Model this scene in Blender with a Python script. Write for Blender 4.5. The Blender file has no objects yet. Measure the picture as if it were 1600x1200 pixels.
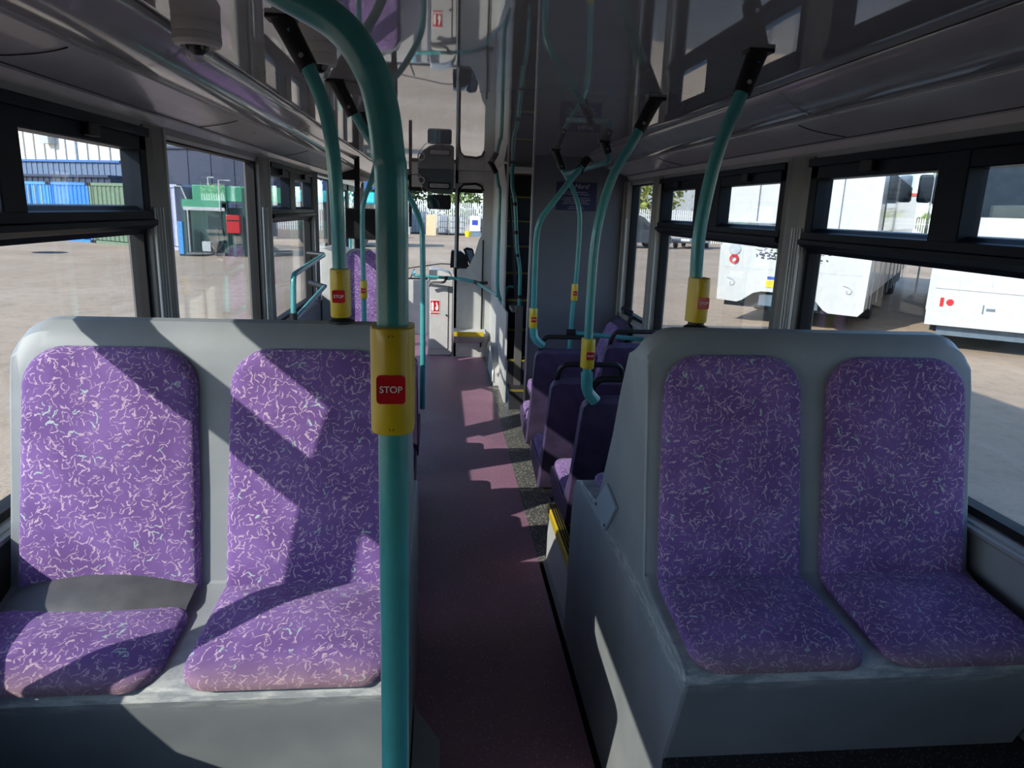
import bpy, math, random
from mathutils import Vector, Matrix
random.seed(7)
sc = bpy.context.scene
COL = sc.collection
# ------------------------------------------------------------------ camera, sky, sun, exposure
cd = bpy.data.cameras.new('camera'); cam = bpy.data.objects.new('camera', cd); COL.objects.link(cam)
cd.sensor_width = 36.0; cd.lens = 36.0*1109/1600; cd.clip_start = 0.02; cd.clip_end = 600
R3 = Matrix(((0.9948241, -0.0098956, -0.1011289), (-0.0958297, 0.2395741, -0.9661371), (0.0337884, 0.9708276, 0.2373858)))
cam.matrix_world = Matrix.Translation((-0.2, 0, 1.65)) @ R3.to_4x4()
sc.camera = cam
sc.view_settings.view_transform = 'Standard'; sc.view_settings.look = 'None'
sc.view_settings.gamma = 1.0; sc.view_settings.use_curve_mapping = False
sc.view_settings.exposure = 0.32
sc.cycles.max_bounces = 14; sc.cycles.diffuse_bounces = 6; sc.cycles.glossy_bounces = 5
sc.cycles.transparent_max_bounces = 24
sc.cycles.sample_clamp_indirect = 6.0
world = bpy.data.worlds.new('sky'); sc.world = world; world.use_nodes = True
wn = world.node_tree; wn.nodes.clear()
wo = wn.nodes.new('ShaderNodeOutputWorld'); wb = wn.nodes.new('ShaderNodeBackground')
sky = wn.nodes.new('ShaderNodeTexSky'); sky.sky_type = 'NISHITA'; sky.sun_disc = False
sky.sun_elevation = math.radians(32); sky.sun_rotation = math.radians(-127); sky.altitude = 300; sky.air_density = 0.85; sky.dust_density = 0.7; sky.ozone_density = 1.0
tint = wn.nodes.new('ShaderNodeMix'); tint.data_type = 'RGBA'; tint.blend_type = 'MULTIPLY'; tint.inputs[0].default_value = 1.0; tint.inputs[7].default_value = (0.84, 0.95, 1.08, 1)
wn.links.new(sky.outputs[0], tint.inputs[6]); wn.links.new(tint.outputs[2], wb.inputs[0]); wn.links.new(wb.outputs[0], wo.inputs[0])
wb.inputs[1].default_value = 0.31
sd = bpy.data.lights.new('sun', 'SUN'); so = bpy.data.objects.new('sun', sd); COL.objects.link(so)
sd.energy = 4.6; sd.angle = math.radians(0.53); sd.color = (1.0, 0.955, 0.88)
so.rotation_euler = Vector((1.0, 0.755, -0.765)).to_track_quat('-Z', 'Y').to_euler()
so.location = (-20, -15, 20)

# ------------------------------------------------------------------ node helpers / materials
class NT:
    def __init__(s, name):
        s.m = bpy.data.materials.new(name); s.m.use_nodes = True
        s.t = s.m.node_tree; s.t.nodes.clear()
        s.out = s.n('ShaderNodeOutputMaterial')
    def n(s, typ, **kw):
        nd = s.t.nodes.new(typ)
        for k, v in kw.items(): setattr(nd, k, v)
        return nd
    def l(s, a, b): s.t.links.new(a, b)
    def val(s, sock, v):
        if isinstance(v, (int, float, tuple)): sock.default_value = v
        else: s.l(v, sock)
    def math(s, op, a, b=0.0, c=0.0):
        nd = s.n('ShaderNodeMath', operation=op)
        s.val(nd.inputs[0], a); s.val(nd.inputs[1], b); s.val(nd.inputs[2], c)
        return nd.outputs[0]
    def noise(s, vec, scale, detail=2.0, rough=0.5):
        nd = s.n('ShaderNodeTexNoise'); s.l(vec, nd.inputs['Vector'])
        nd.inputs['Scale'].default_value = scale; nd.inputs['Detail'].default_value = detail; nd.inputs['Roughness'].default_value = rough
        return nd
    def ramp(s, fac, a, b):
        nd = s.n('ShaderNodeMapRange', interpolation_type='SMOOTHSTEP'); s.l(fac, nd.inputs['Value'])
        nd.inputs['From Min'].default_value = a; nd.inputs['From Max'].default_value = b
        return nd.outputs[0]
    def mix(s, fac, a, b):
        nd = s.n('ShaderNodeMix', data_type='RGBA')
        s.val(nd.inputs[0], fac)
        for i, v in ((6, a), (7, b)):
            if isinstance(v, tuple): nd.inputs[i].default_value = (*v[:3], 1)
            else: s.l(v, nd.inputs[i])
        return nd.outputs[2]
    def coord(s, k='Object'): return s.n('ShaderNodeTexCoord').outputs[k]
    def scaled(s, vec, sx, sy, sz):
        nd = s.n('ShaderNodeMapping'); s.l(vec, nd.inputs[0]); nd.inputs['Scale'].default_value = (sx, sy, sz)
        return nd.outputs[0]
    def bsdf(s, color, rough=0.5, metal=0.0, spec=0.5, coat=0.0, bump=None, bstr=0.2, bdist=0.002, sheen=0.0, ior=1.5):
        p = s.n('ShaderNodeBsdfPrincipled')
        if isinstance(color, tuple): p.inputs['Base Color'].default_value = (*color[:3], 1)
        else: s.l(color, p.inputs['Base Color'])
        s.val(p.inputs['Roughness'], rough); p.inputs['Metallic'].default_value = metal
        p.inputs['Specular IOR Level'].default_value = spec; p.inputs['Coat Weight'].default_value = coat
        p.inputs['Coat Roughness'].default_value = 0.04; p.inputs['IOR'].default_value = ior
        if sheen: p.inputs['Sheen Weight'].default_value = sheen
        if bump is not None:
            b = s.n('ShaderNodeBump'); s.l(bump, b.inputs['Height']); b.inputs['Strength'].default_value = bstr
            b.inputs['Distance'].default_value = bdist; s.l(b.outputs[0], p.inputs['Normal'])
        s.l(p.outputs[0], s.out.inputs[0]); s.p = p
        return s.m

def plain(name, color, rough=0.5, metal=0.0, coat=0.0, vary=0.12, nscale=9.0, spec=0.5):
    s = NT(name); co = s.coord()
    n = s.noise(co, nscale, 4)
    dark = tuple(c*(1-vary) for c in color); lite = tuple(min(1, c*(1+vary)) for c in color)
    c = s.mix(s.ramp(n.outputs[0], 0.3, 0.7), dark, lite)
    r = s.math('MULTIPLY_ADD', n.outputs[0], 0.12, rough-0.06)
    return s.bsdf(c, r, metal, spec, coat)

def mat_moulding():
    s = NT('grey_moulding'); co = s.coord()
    n = s.noise(co, 6, 5); fine = s.noise(co, 160, 3, 0.7); sc2 = s.noise(s.scaled(co, 14, 14, 60), 1.0, 5, 0.7)
    base = s.mix(s.ramp(n.outputs[0], 0.3, 0.7), (0.225, 0.24, 0.25), (0.275, 0.29, 0.30))
    sep = s.n('ShaderNodeSeparateXYZ'); s.l(co, sep.inputs[0])
    # worn pale scuffs along the front edge of the seat base (local z near 0.69)
    dz = s.math('ABSOLUTE', s.math('SUBTRACT', sep.outputs[2], 0.725))
    band = s.math('SUBTRACT', 1.0, s.ramp(dz, 0.004, 0.045))
    wear = s.math('MULTIPLY', band, s.ramp(sc2.outputs[0], 0.42, 0.62))
    spk = s.math('MULTIPLY', s.ramp(fine.outputs[0], 0.62, 0.72), 0.25)
    c = s.mix(s.math('MULTIPLY', wear, 0.75), base, (0.55, 0.55, 0.52))
    c = s.mix(spk, c, (0.36, 0.37, 0.37))
    return s.bsdf(c, s.math('MULTIPLY_ADD', n.outputs[0], 0.2, 0.38), bump=fine.outputs[0], bstr=0.08)

def mat_fabric(name='moquette', base=(0.165, 0.085, 0.262), fade=0.0):
    s = NT(name); uv = s.coord('UV')
    warp = s.noise(uv, 62, 3)
    sub = s.n('ShaderNodeVectorMath', operation='SUBTRACT'); s.l(warp.outputs[1], sub.inputs[0]); sub.inputs[1].default_value = (.5, .5, .5)
    scl = s.n('ShaderNodeVectorMath', operation='SCALE'); s.l(sub.outputs[0], scl.inputs[0]); scl.inputs['Scale'].default_value = 0.021
    add = s.n('ShaderNodeVectorMath', operation='ADD'); s.l(uv, add.inputs[0]); s.l(scl.outputs[0], add.inputs[1])
    def strokes(scale, half, width, off, pres=0.25):
        mp = s.n('ShaderNodeMapping'); s.l(add.outputs[0], mp.inputs[0]); mp.inputs['Location'].default_value = (off, off*1.7, 0)
        v = s.n('ShaderNodeTexVoronoi', voronoi_dimensions='2D', feature='F1'); s.l(mp.outputs[0], v.inputs['Vector']); v.inputs['Scale'].default_value = scale
        v.inputs['Randomness'].default_value = 0.95
        d = s.n('ShaderNodeVectorMath', operation='SUBTRACT'); s.l(mp.outputs[0], d.inputs[0]); s.l(v.outputs['Position'], d.inputs[1])
        col = s.n('ShaderNodeSeparateColor'); s.l(v.outputs['Color'], col.inputs[0])
        rot = s.n('ShaderNodeVectorRotate', rotation_type='Z_AXIS'); s.l(d.outputs[0], rot.inputs['Vector'])
        s.l(s.math('MULTIPLY', col.outputs[0], 6.283), rot.inputs['Angle'])
        xyz = s.n('ShaderNodeSeparateXYZ'); s.l(rot.outputs[0], xyz.inputs[0])
        curve = s.math('MULTIPLY', s.math('MULTIPLY', xyz.outputs[0], xyz.outputs[0]), s.math('MULTIPLY_ADD', col.outputs[1], 120, -60))
        dy = s.math('ABSOLUTE', s.math('SUBTRACT', xyz.outputs[1], curve))
        a = s.math('LESS_THAN', dy, s.math('MULTIPLY_ADD', col.outputs[2], width, width*0.35))
        b = s.math('LESS_THAN', s.math('ABSOLUTE', xyz.outputs[0]), s.math('MULTIPLY_ADD', col.outputs[1], half*0.7, half*0.45))
        return s.math('MULTIPLY', s.math('MULTIPLY', a, b), s.math('GREATER_THAN', col.outputs[0], pres)), col
    s1, c1 = strokes(52, 0.010, 0.0013, 0.0, 0.15)
    s2, c2 = strokes(70, 0.007, 0.0010, 3.37, 0.35)
    s3, c3 = strokes(34, 0.015, 0.0014, 7.1, 0.45)
    pile = s.noise(uv, 900, 2, 0.8); big = s.noise(uv, 9, 3)
    cord = s.n('ShaderNodeTexWave', wave_type='BANDS', bands_direction='X'); s.l(uv, cord.inputs[0]); cord.inputs['Scale'].default_value = 90; cord.inputs['Distortion'].default_value = 1.2
    lite = tuple(min(1, c*1.35+0.02) for c in base); dk = tuple(c*0.72 for c in base)
    c = s.mix(s.ramp(big.outputs[0], 0.35, 0.7), base, lite)
    c = s.mix(s.math('MULTIPLY', s.ramp(pile.outputs[0], 0.42, 0.68), 0.55), c, dk)
    c = s.mix(s.math('MULTIPLY', cord.outputs[0], 0.12), c, dk)
    sq = s.mix(s.math('GREATER_THAN', c1.outputs[2], 0.93), (0.66, 0.50, 0.58), (0.50, 0.64, 0.56))
    allm = s.math('MAXIMUM', s.math('MULTIPLY', s1, 0.95), s.math('MULTIPLY', s2, 0.75))
    allm = s.math('MAXIMUM', allm, s.math('MULTIPLY', s3, 0.85))
    allm = s.math('MULTIPLY', allm, s.math('MULTIPLY_ADD', pile.outputs[0], 1.1, 0.18))
    c = s.mix(allm, c, sq)
    # tan grime ground into the leading edge of a seat (v below zero is the front)
    sp = s.n('ShaderNodeSeparateXYZ'); s.l(uv, sp.inputs[0])
    g = s.math('SUBTRACT', 1.0, s.ramp(s.math('MULTIPLY_ADD', big.outputs[0], -0.07, sp.outputs[1]), 1.92, 2.03))
    isseat = s.math('GREATER_THAN', sp.outputs[1], 1.5)
    c = s.mix(s.math('MULTIPLY', s.math('MULTIPLY', g, isseat), 0.55), c, (0.33, 0.22, 0.13))
    return s.bsdf(c, 0.95, spec=0.15, bump=pile.outputs[0], bstr=0.5, bdist=0.001, sheen=0.12)

def mat_floor(name, base, dots, density=170, size=0.3):
    s = NT(name); co = s.coord()
    v = s.n('ShaderNodeTexVoronoi', feature='F1'); s.l(co, v.inputs['Vector']); v.inputs['Scale'].default_value = density
    sc_ = s.n('ShaderNodeSeparateColor'); s.l(v.outputs['Color'], sc_.inputs[0])
    dot = s.math('MULTIPLY', s.math('LESS_THAN', v.outputs['Distance'], size), s.math('GREATER_THAN', sc_.outputs[0], 0.55))
    n = s.noise(co, 3.5, 5); n2 = s.noise(co, 45, 3)
    c = s.mix(s.ramp(n.outputs[0], 0.3, 0.75), base, tuple(x*1.25 for x in base))
    c = s.mix(s.math('MULTIPLY', s.ramp(n2.outputs[0], 0.5, 0.8), 0.25), c, tuple(x*0.7 for x in base))
    c = s.mix(dot, c, dots)
    return s.bsdf(c, s.math('MULTIPLY_ADD', n.outputs[0], 0.25, 0.38), bump=n2.outputs[0], bstr=0.05)

def mat_ground():
    s = NT('gravel_yard'); co = s.coord()
    a = s.noise(co, 0.22, 5); b = s.noise(co, 3, 6, 0.7); c_ = s.noise(co, 22, 4, 0.8)
    st = s.noise(s.scaled(co, 0.5, 0.06, 1), 6, 4)
    c = s.mix(s.ramp(a.outputs[0], 0.35, 0.68), (0.40, 0.295, 0.205), (0.50, 0.38, 0.275))
    c = s.mix(s.math('MULTIPLY', s.ramp(b.outputs[0], 0.45, 0.7), 0.5), c, (0.27, 0.205, 0.15))
    c = s.mix(s.math('MULTIPLY', s.ramp(st.outputs[0], 0.5, 0.75), 0.35), c, (0.50, 0.42, 0.34))
    c = s.mix(s.math('MULTIPLY', s.ramp(c_.outputs[0], 0.55, 0.72), 0.55), c, (0.14, 0.125, 0.11))
    return s.bsdf(c, 0.95, spec=0.1, bump=c_.outputs[0], bstr=0.5, bdist=0.02)

def mat_glass(name='window_glass', tint=(0.96, 0.98, 0.97), dirt=0.018):
    s = NT(name)
    tr = s.n('ShaderNodeBsdfTransparent'); tr.inputs[0].default_value = (*tint, 1)
    gl = s.n('ShaderNodeBsdfGlossy'); gl.inputs['Roughness'].default_value = 0.0; gl.inputs[0].default_value = (1, 1, 1, 1)
    lw = s.n('ShaderNodeLayerWeight'); lw.inputs[0].default_value = 0.5
    fres = s.math('MULTIPLY_ADD', s.math('POWER', lw.outputs['Facing'], 5.0), 0.9, 0.035)
    df = s.n('ShaderNodeBsdfDiffuse'); df.inputs[0].default_value = (0.6, 0.65, 0.7, 1)
    n = s.noise(s.coord(), 7, 6, 0.7)
    m1 = s.n('ShaderNodeMixShader'); s.l(s.math('MULTIPLY', s.ramp(n.outputs[0], 0.25, 0.8), dirt), m1.inputs[0]); s.l(tr.outputs[0], m1.inputs[1]); s.l(df.outputs[0], m1.inputs[2])
    m2 = s.n('ShaderNodeMixShader'); s.l(fres, m2.inputs[0]); s.l(m1.outputs[0], m2.inputs[1]); s.l(gl.outputs[0], m2.inputs[2])
    s.l(m2.outputs[0], s.out.inputs[0]); return s.m

def mat_ceiling():
    s = NT('ceiling_laminate'); co = s.coord(); n = s.noise(co, 5, 3)
    wav = s.noise(s.scaled(co, 1.2, 0.5, 1), 2.4, 2)
    c = s.mix(s.ramp(n.outputs[0], 0.3, 0.7), (0.29, 0.28, 0.275), (0.32, 0.31, 0.305))
    return s.bsdf(c, 0.022, spec=0.5, bump=wav.outputs[0], bstr=0.05, bdist=0.01, ior=1.95)

def mat_corr(name, color, pitch=0.0):
    return plain(name, color, 0.6, vary=0.18, nscale=2.0)

MOULD = mat_moulding(); FAB = mat_fabric()
FLOOR_A = mat_floor('aisle_vinyl', (0.235, 0.118, 0.175), (0.62, 0.52, 0.56), 105, 0.20)
FLOOR_G = mat_floor('grey_speckled_vinyl', (0.085, 0.082, 0.075), (0.52, 0.50, 0.44), 105, 0.36)
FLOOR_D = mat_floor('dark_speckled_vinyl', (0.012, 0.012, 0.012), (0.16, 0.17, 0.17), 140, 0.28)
CEIL = mat_ceiling()
COVE = plain('cove_plastic', (0.56, 0.54, 0.525), 0.30, coat=0.25, vary=0.05)
ROLL = plain('light_trough_plastic', (0.33, 0.325, 0.325), 0.16, coat=0.5, vary=0.05)
WALLG = plain('wall_laminate', (0.26, 0.27, 0.285), 0.42, vary=0.06)
BULK = plain('bulkhead_laminate', (0.10, 0.106, 0.125), 0.5, vary=0.04)
CABP = plain('pale_cab_panel', (0.50, 0.50, 0.49), 0.45, vary=0.05)
ALU = plain('anodised_aluminium', (0.42, 0.42, 0.42), 0.38, metal=0.5, vary=0.06)
STRIP = plain('bright_aluminium_strip', (0.55, 0.55, 0.54), 0.35, metal=0.15, vary=0.05)
PILL = plain('pillar_cover', (0.16, 0.155, 0.15), 0.40, metal=0.3, vary=0.08)
FRAME = plain('dark_window_frame', (0.006, 0.009, 0.016), 0.45, vary=0.2, spec=0.15)
RUB = plain('black_rubber', (0.010, 0.010, 0.011), 0.6, spec=0.2)
BLK = plain('black_plastic', (0.013, 0.013, 0.015), 0.45, vary=0.2, spec=0.3)
TEAL = plain('teal_pole_coating', (0.058, 0.295, 0.30), 0.30, coat=0.3, vary=0.06, nscale=30)
YEL = plain('yellow_plastic', (0.60, 0.42, 0.015), 0.34, coat=0.2, vary=0.06)
RED = plain('red_button', (0.50, 0.008, 0.015), 0.3, coat=0.4, vary=0.05)
WHITE = plain('white_print', (0.75, 0.75, 0.74), 0.5, vary=0.02)
SEATB = plain('purple_seat_shell', (0.070, 0.048, 0.105), 0.5, vary=0.2, nscale=14)
VINYL = plain('grey_vinyl', (0.085, 0.085, 0.088), 0.45, vary=0.15, nscale=20)
METAL = plain('dull_steel', (0.45, 0.46, 0.48), 0.3, metal=0.9, vary=0.05)
MIRR = plain('brushed_plate', (0.42, 0.50, 0.56), 0.42, metal=0.35, vary=0.04)
NAVY = plain('navy_print', (0.010, 0.010, 0.060), 0.5, vary=0.05)
GLASS = mat_glass()
GREYP = plain('grey_camera_plastic', (0.50, 0.48, 0.47), 0.45, vary=0.04)
DGREY = plain('dark_grey_console', (0.10, 0.125, 0.135), 0.5, vary=0.1)
GROUND = mat_ground()

# ------------------------------------------------------------------ mesh builder
ORG = {}
class MB:
    def __init__(s): s.v = []; s.f = []; s.uv = None; s.smooth = []
    def add(s, vs, fs, sm=False):
        o = len(s.v); s.v += [Vector(v) for v in vs]; s.f += [tuple(i+o for i in f) for f in fs]; s.smooth += [sm]*len(fs); return s
    def box(s, x0, x1, y0, y1, z0, z1):
        if x0 > x1: x0, x1 = x1, x0
        if y0 > y1: y0, y1 = y1, y0
        if z0 > z1: z0, z1 = z1, z0
        vs = [(x0,y0,z0),(x1,y0,z0),(x1,y1,z0),(x0,y1,z0),(x0,y0,z1),(x1,y0,z1),(x1,y1,z1),(x0,y1,z1)]
        return s.add(vs, [(0,3,2,1),(4,5,6,7),(0,1,5,4),(1,2,6,5),(2,3,7,6),(3,0,4,7)])
    def prism(s, poly, axis, a, b, sm=False):
        """poly: 2D points; axis 'x': (y,z) 'y': (x,z) 'z': (x,y)"""
        def P(p, t): return {'x': (t, p[0], p[1]), 'y': (p[0], t, p[1]), 'z': (p[0], p[1], t)}[axis]
        n = len(poly); ar = sum(poly[i][0]*poly[(i+1)%n][1]-poly[(i+1)%n][0]*poly[i][1] for i in range(n))
        if (ar < 0): poly = poly[::-1]
        if axis == 'y': a, b = max(a, b), min(a, b)
        else: a, b = min(a, b), max(a, b)
        vs = [P(p, a) for p in poly]+[P(p, b) for p in poly]
        fs = [tuple(range(n))[::-1], tuple(range(n, 2*n))]
        s.add(vs, fs)
        s.add(vs, [(i, (i+1) % n, n+(i+1) % n, n+i) for i in range(n)], sm); return s
    def tube(s, pts, r, seg=16, caps=True, r2=None):
        pts = [Vector(p) for p in pts]; n = len(pts); vs = []; fs = []
        t0 = (pts[1]-pts[0]).normalized(); ref = Vector((0, 0, 1)) if abs(t0.z) < 0.9 else Vector((1, 0, 0))
        u = t0.cross(ref).normalized()
        for i, p in enumerate(pts):
            t = ((pts[min(i+1, n-1)]-pts[max(i-1, 0)])).normalized()
            u = (u-t*u.dot(t)).normalized(); w = t.cross(u)
            rr = r if r2 is None else r+(r2-r)*i/(n-1)
            for k in range(seg):
                a = 2*math.pi*k/seg; vs.append(p+(u*math.cos(a)+w*math.sin(a))*rr)
        for i in range(n-1):
            for k in range(seg):
                k2 = (k+1) % seg; fs.append((i*seg+k, i*seg+k2, (i+1)*seg+k2, (i+1)*seg+k))
        s.add(vs, fs, True)
        if caps: s.add(vs[:seg], [tuple(range(seg))[::-1]]); s.add(vs[-seg:], [tuple(range(seg))])
        return s
    def lathe(s, prof, c, axis='z', seg=28):
        """prof: (r, h) list"""
        vs = []; fs = []; n = len(prof)
        for (r, h) in prof:
            for k in range(seg):
                a = 2*math.pi*k/seg; x, y = r*math.cos(a), r*math.sin(a)
                vs.append({'z': (c[0]+x, c[1]+y, c[2]+h), 'y': (c[0]+x, c[1]+h, c[2]-y), 'x': (c[0]+h, c[1]+x, c[2]+y)}[axis])
        for i in range(n-1):
            for k in range(seg):
                k2 = (k+1) % seg; fs.append((i*seg+k, i*seg+k2, (i+1)*seg+k2, (i+1)*seg+k))
        return s.add(vs, fs, True)
    def build(s, name, mat, parent=None, bevel=0.0, sub=0, ang=35, world=True, bseg=2):
        me = bpy.data.meshes.new(name)
        off = ORG.get(parent, Vector((0, 0, 0))) if (parent and world) else Vector((0, 0, 0))
        me.from_pydata([tuple(v-off) for v in s.v], [], s.f); me.materials.append(mat)
        if s.uv: 
            ul = me.uv_layers.new(name='UVMap')
            for lp in me.loops: ul.data[lp.index].uv = s.uv[lp.vertex_index]
        me.validate()
        o = bpy.data.objects.new(name, me); COL.objects.link(o)
        if parent: o.parent = parent
        ORG[o] = off
        if any(s.smooth) or sub or bevel:
            for p in me.polygons: p.use_smooth = True
            me.set_sharp_from_angle(angle=math.radians(ang))
        if bevel:
            m = o.modifiers.new('bevel', 'BEVEL'); m.width = bevel; m.segments = bseg; m.limit_method = 'ANGLE'; m.angle_limit = math.radians(40)
            m.harden_normals = False
        if sub:
            m = o.modifiers.new('sub', 'SUBSURF'); m.levels = sub; m.render_levels = sub
        return o

def tag(o, label=None, cat=None, group=None, kind=None):
    if label: o['label'] = label
    if cat: o['category'] = cat
    if group: o['group'] = group
    if kind: o['kind'] = kind
    return o
def struct(o, label=None, cat=None): 
    tag(o, label, cat, None, 'structure'); return o
def thing(name, label, cat, loc=(0, 0, 0), group=None, rotz=0.0, kind=None):
    o = bpy.data.objects.new(name, None); COL.objects.link(o); o.location = loc; o.rotation_euler = (0, 0, rotz)
    o.empty_display_size = 0.1
    ORG[o] = Vector(loc) if not rotz else Vector((0, 0, 0))
    tag(o, label, cat, group, kind); return o
def copy_tree(o, parent=None):
    c = o.copy(); COL.objects.link(c); c.parent = parent
    for ch in [k for k in bpy.data.objects if k.parent == o]: copy_tree(ch, c)
    return c
def text(body, size, mat, name, parent, mtx, extrude=0.0008, align='CENTER', shear=0.0, bold=0.0):
    cu = bpy.data.curves.new(name, 'FONT'); cu.body = body; cu.size = size; cu.extrude = extrude; cu.align_x = align; cu.align_y = 'CENTER'
    cu.shear = shear; cu.offset = bold
    tmp = bpy.data.objects.new('tmp', cu); COL.objects.link(tmp); bpy.context.view_layer.update()
    me = bpy.data.meshes.new_from_object(tmp.evaluated_get(bpy.context.evaluated_depsgraph_get()))
    bpy.data.objects.remove(tmp); me.materials.clear(); me.materials.append(mat); me.name = name
    off = ORG.get(parent, Vector((0, 0, 0)))
    me.transform(Matrix.Translation(-off) @ mtx)
    o = bpy.data.objects.new(name, me); COL.objects.link(o); o.parent = parent; ORG[o] = off
    return o
def face_south(x, y, z, yaw=0.0):      # text lying in an XZ plane, read from -Y
    return Matrix.Translation((x, y, z)) @ Matrix.Rotation(yaw, 4, 'Z') @ Matrix.Rotation(math.radians(90), 4, 'X')
def crom(pts, n=8):
    pts = [Vector(p) for p in pts]; P = [pts[0]*2-pts[1]]+pts+[pts[-1]*2-pts[-2]]; out = []
    for i in range(1, len(P)-2):
        a, b, c, d = P[i-1:i+3]
        for k in range(n):
            t = k/n; out.append(0.5*((2*b)+(c-a)*t+(2*a-5*b+4*c-d)*t*t+(3*b-a-3*c+d)*t**3))
    out.append(pts[-1]); return out
def fillet(pts, r, n=6):
    pts = [Vector(p) for p in pts]; out = [pts[0]]
    for i in range(1, len(pts)-1):
        a, b, c = pts[i-1:i+2]; u = (a-b); v = (c-b); d = min(r, u.length*0.48, v.length*0.48)
        p0 = b+u.normalized()*d; p1 = b+v.normalized()*d
        for k in range(n+1):
            t = k/n; out.append(p0*(1-t)**2+b*2*t*(1-t)+p1*t*t)
    out.append(pts[-1]); return out
def rrect(x0, x1, z0, z1, r, n=5):
    if not isinstance(r, (tuple, list)): r = [r]*4
    out = []
    for (cx, cz, a0, rr) in ((x1-r[0], z0+r[0], -90, r[0]), (x1-r[1], z1-r[1], 0, r[1]), (x0+r[2], z1-r[2], 90, r[2]), (x0+r[3], z0+r[3], 180, r[3])):
        if rr <= 0: out.append((cx, cz)); continue
        for k in range(n+1):
            a = math.radians(a0+90*k/n); out.append((cx+rr*math.cos(a), cz+rr*math.sin(a)))
    return out

def pillow(outline, thick, frame, bulge=0.0, uvoff=(0, 0), back=-0.02, dish=0.0):
    """outline: closed 2D points (u,v) ; frame: function (u,v,n)->world. A padded cushion with a turned-over edge."""
    m = MB(); n = len(outline)
    cu = sum(p[0] for p in outline)/n; cv = sum(p[1] for p in outline)/n
    us = [p[0] for p in outline]; vs_ = [p[1] for p in outline]; W = max(us)-min(us); H = max(vs_)-min(vs_)
    radial = [(1.0, back), (1.0, 0.0), (0.997, thick*0.35), (0.985, thick*0.68), (0.962, thick*0.88), (0.93, thick*0.97)]
    k = 0.88
    while k > 0.04: radial.append((k, thick)); k -= 0.09
    uv = []; verts = []
    for i_r, (f, h) in enumerate(radial):
        for p in outline:
            u = cu+(p[0]-cu)*f; v = cv+(p[1]-cv)*f
            a = (u-cu)/(W/2); b = (v-cv)/(H/2)
            hh = h+(bulge*(1-a*a)*max(0, 1-b*b)-dish*math.exp(-(a*a+b*b)*3) if h > 0 else 0)
            q = 1+max(0.0, thick-h)/(0.5*min(W, H)) if i_r < 6 else 1.0
            verts.append(frame(u, v, hh)); uv.append((cu+(u-cu)*q+uvoff[0], cv+(v-cv)*q+uvoff[1]))
    nr = len(radial)
    verts.append(frame(cu, cv, thick+bulge-dish)); uv.append((cu+uvoff[0], cv+uvoff[1]))
    fs = []
    for i in range(nr-1):
        for j in range(n):
            j2 = (j+1) % n; fs.append((i*n+j, i*n+j2, (i+1)*n+j2, (i+1)*n+j))
    for j in range(n): fs.append(((nr-1)*n+j, (nr-1)*n+(j+1) % n, nr*n))
    m.add(verts, fs, True); m.uv = uv; return m

# ================================================================== SETTING: the bus shell
YB, YF = -2.5, 9.6           # rear and front of the saloon
m = MB(); m.box(-0.33, 0.285, YB, 9.5, -0.05, 0.0); m.box(-1.2, -0.33, 1.3, 9.5, -0.05, 0.0); struct(m.build('floor', FLOOR_A))
m = MB(); m.box(0.285, 1.2, 3.1, 9.5, -0.05, 0.001); struct(m.build('floor', FLOOR_G))
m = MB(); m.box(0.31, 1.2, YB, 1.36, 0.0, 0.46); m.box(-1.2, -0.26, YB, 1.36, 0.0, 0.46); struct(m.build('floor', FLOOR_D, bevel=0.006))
# side box along the left of the aisle with its chamfered corner
m = MB(); m.prism([(-0.27, 2.02), (-0.262, 1.96), (-0.19, 1.82), (-0.19, YB), (-0.27, YB)], 'z', 0, 0.10); struct(m.build('trim_1', WALLG, bevel=0.004))
# step box under the row seat on the right
m = MB(); m.prism([(0.32, 2.45), (0.32, 3.10), (0.38, 3.18), (1.2, 3.18), (1.2, 2.45)], 'z', 0, 0.298); struct(m.build('trim_2', CABP, bevel=0.004))
m = MB(); m.prism([(0.36, 2.45), (0.36, 3.09), (0.40, 3.15), (1.2, 3.15), (1.2, 2.45)], 'z', 0.298, 0.302); struct(m.build('floor', FLOOR_G))
# pale skirting lip along both boxes
m = MB(); m.prism([(0.305, 0), (0.32, 0), (0.32, 0.02), (0.316, 0.02)], 'y', 1.3, 3.1); m.box(0.31, 0.32, YB, 1.3, 0, 0.015); struct(m.build('trim_3', WALLG))
# ceiling
m = MB(); m.box(-0.84, 0.84, YB, 9.56, 2.05, 2.07); m.box(-1.27, 1.27, 9.0, 9.6, 2.1, 2.14); struct(m.build('ceiling', CEIL))
m = MB()
for sx in (-1, 1): m.box(sx*0.838, sx*0.842, YB, 9.0 if sx < 0 else 5.45, 2.0485, 2.052)
struct(m.build('trim_4', BLK))

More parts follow.
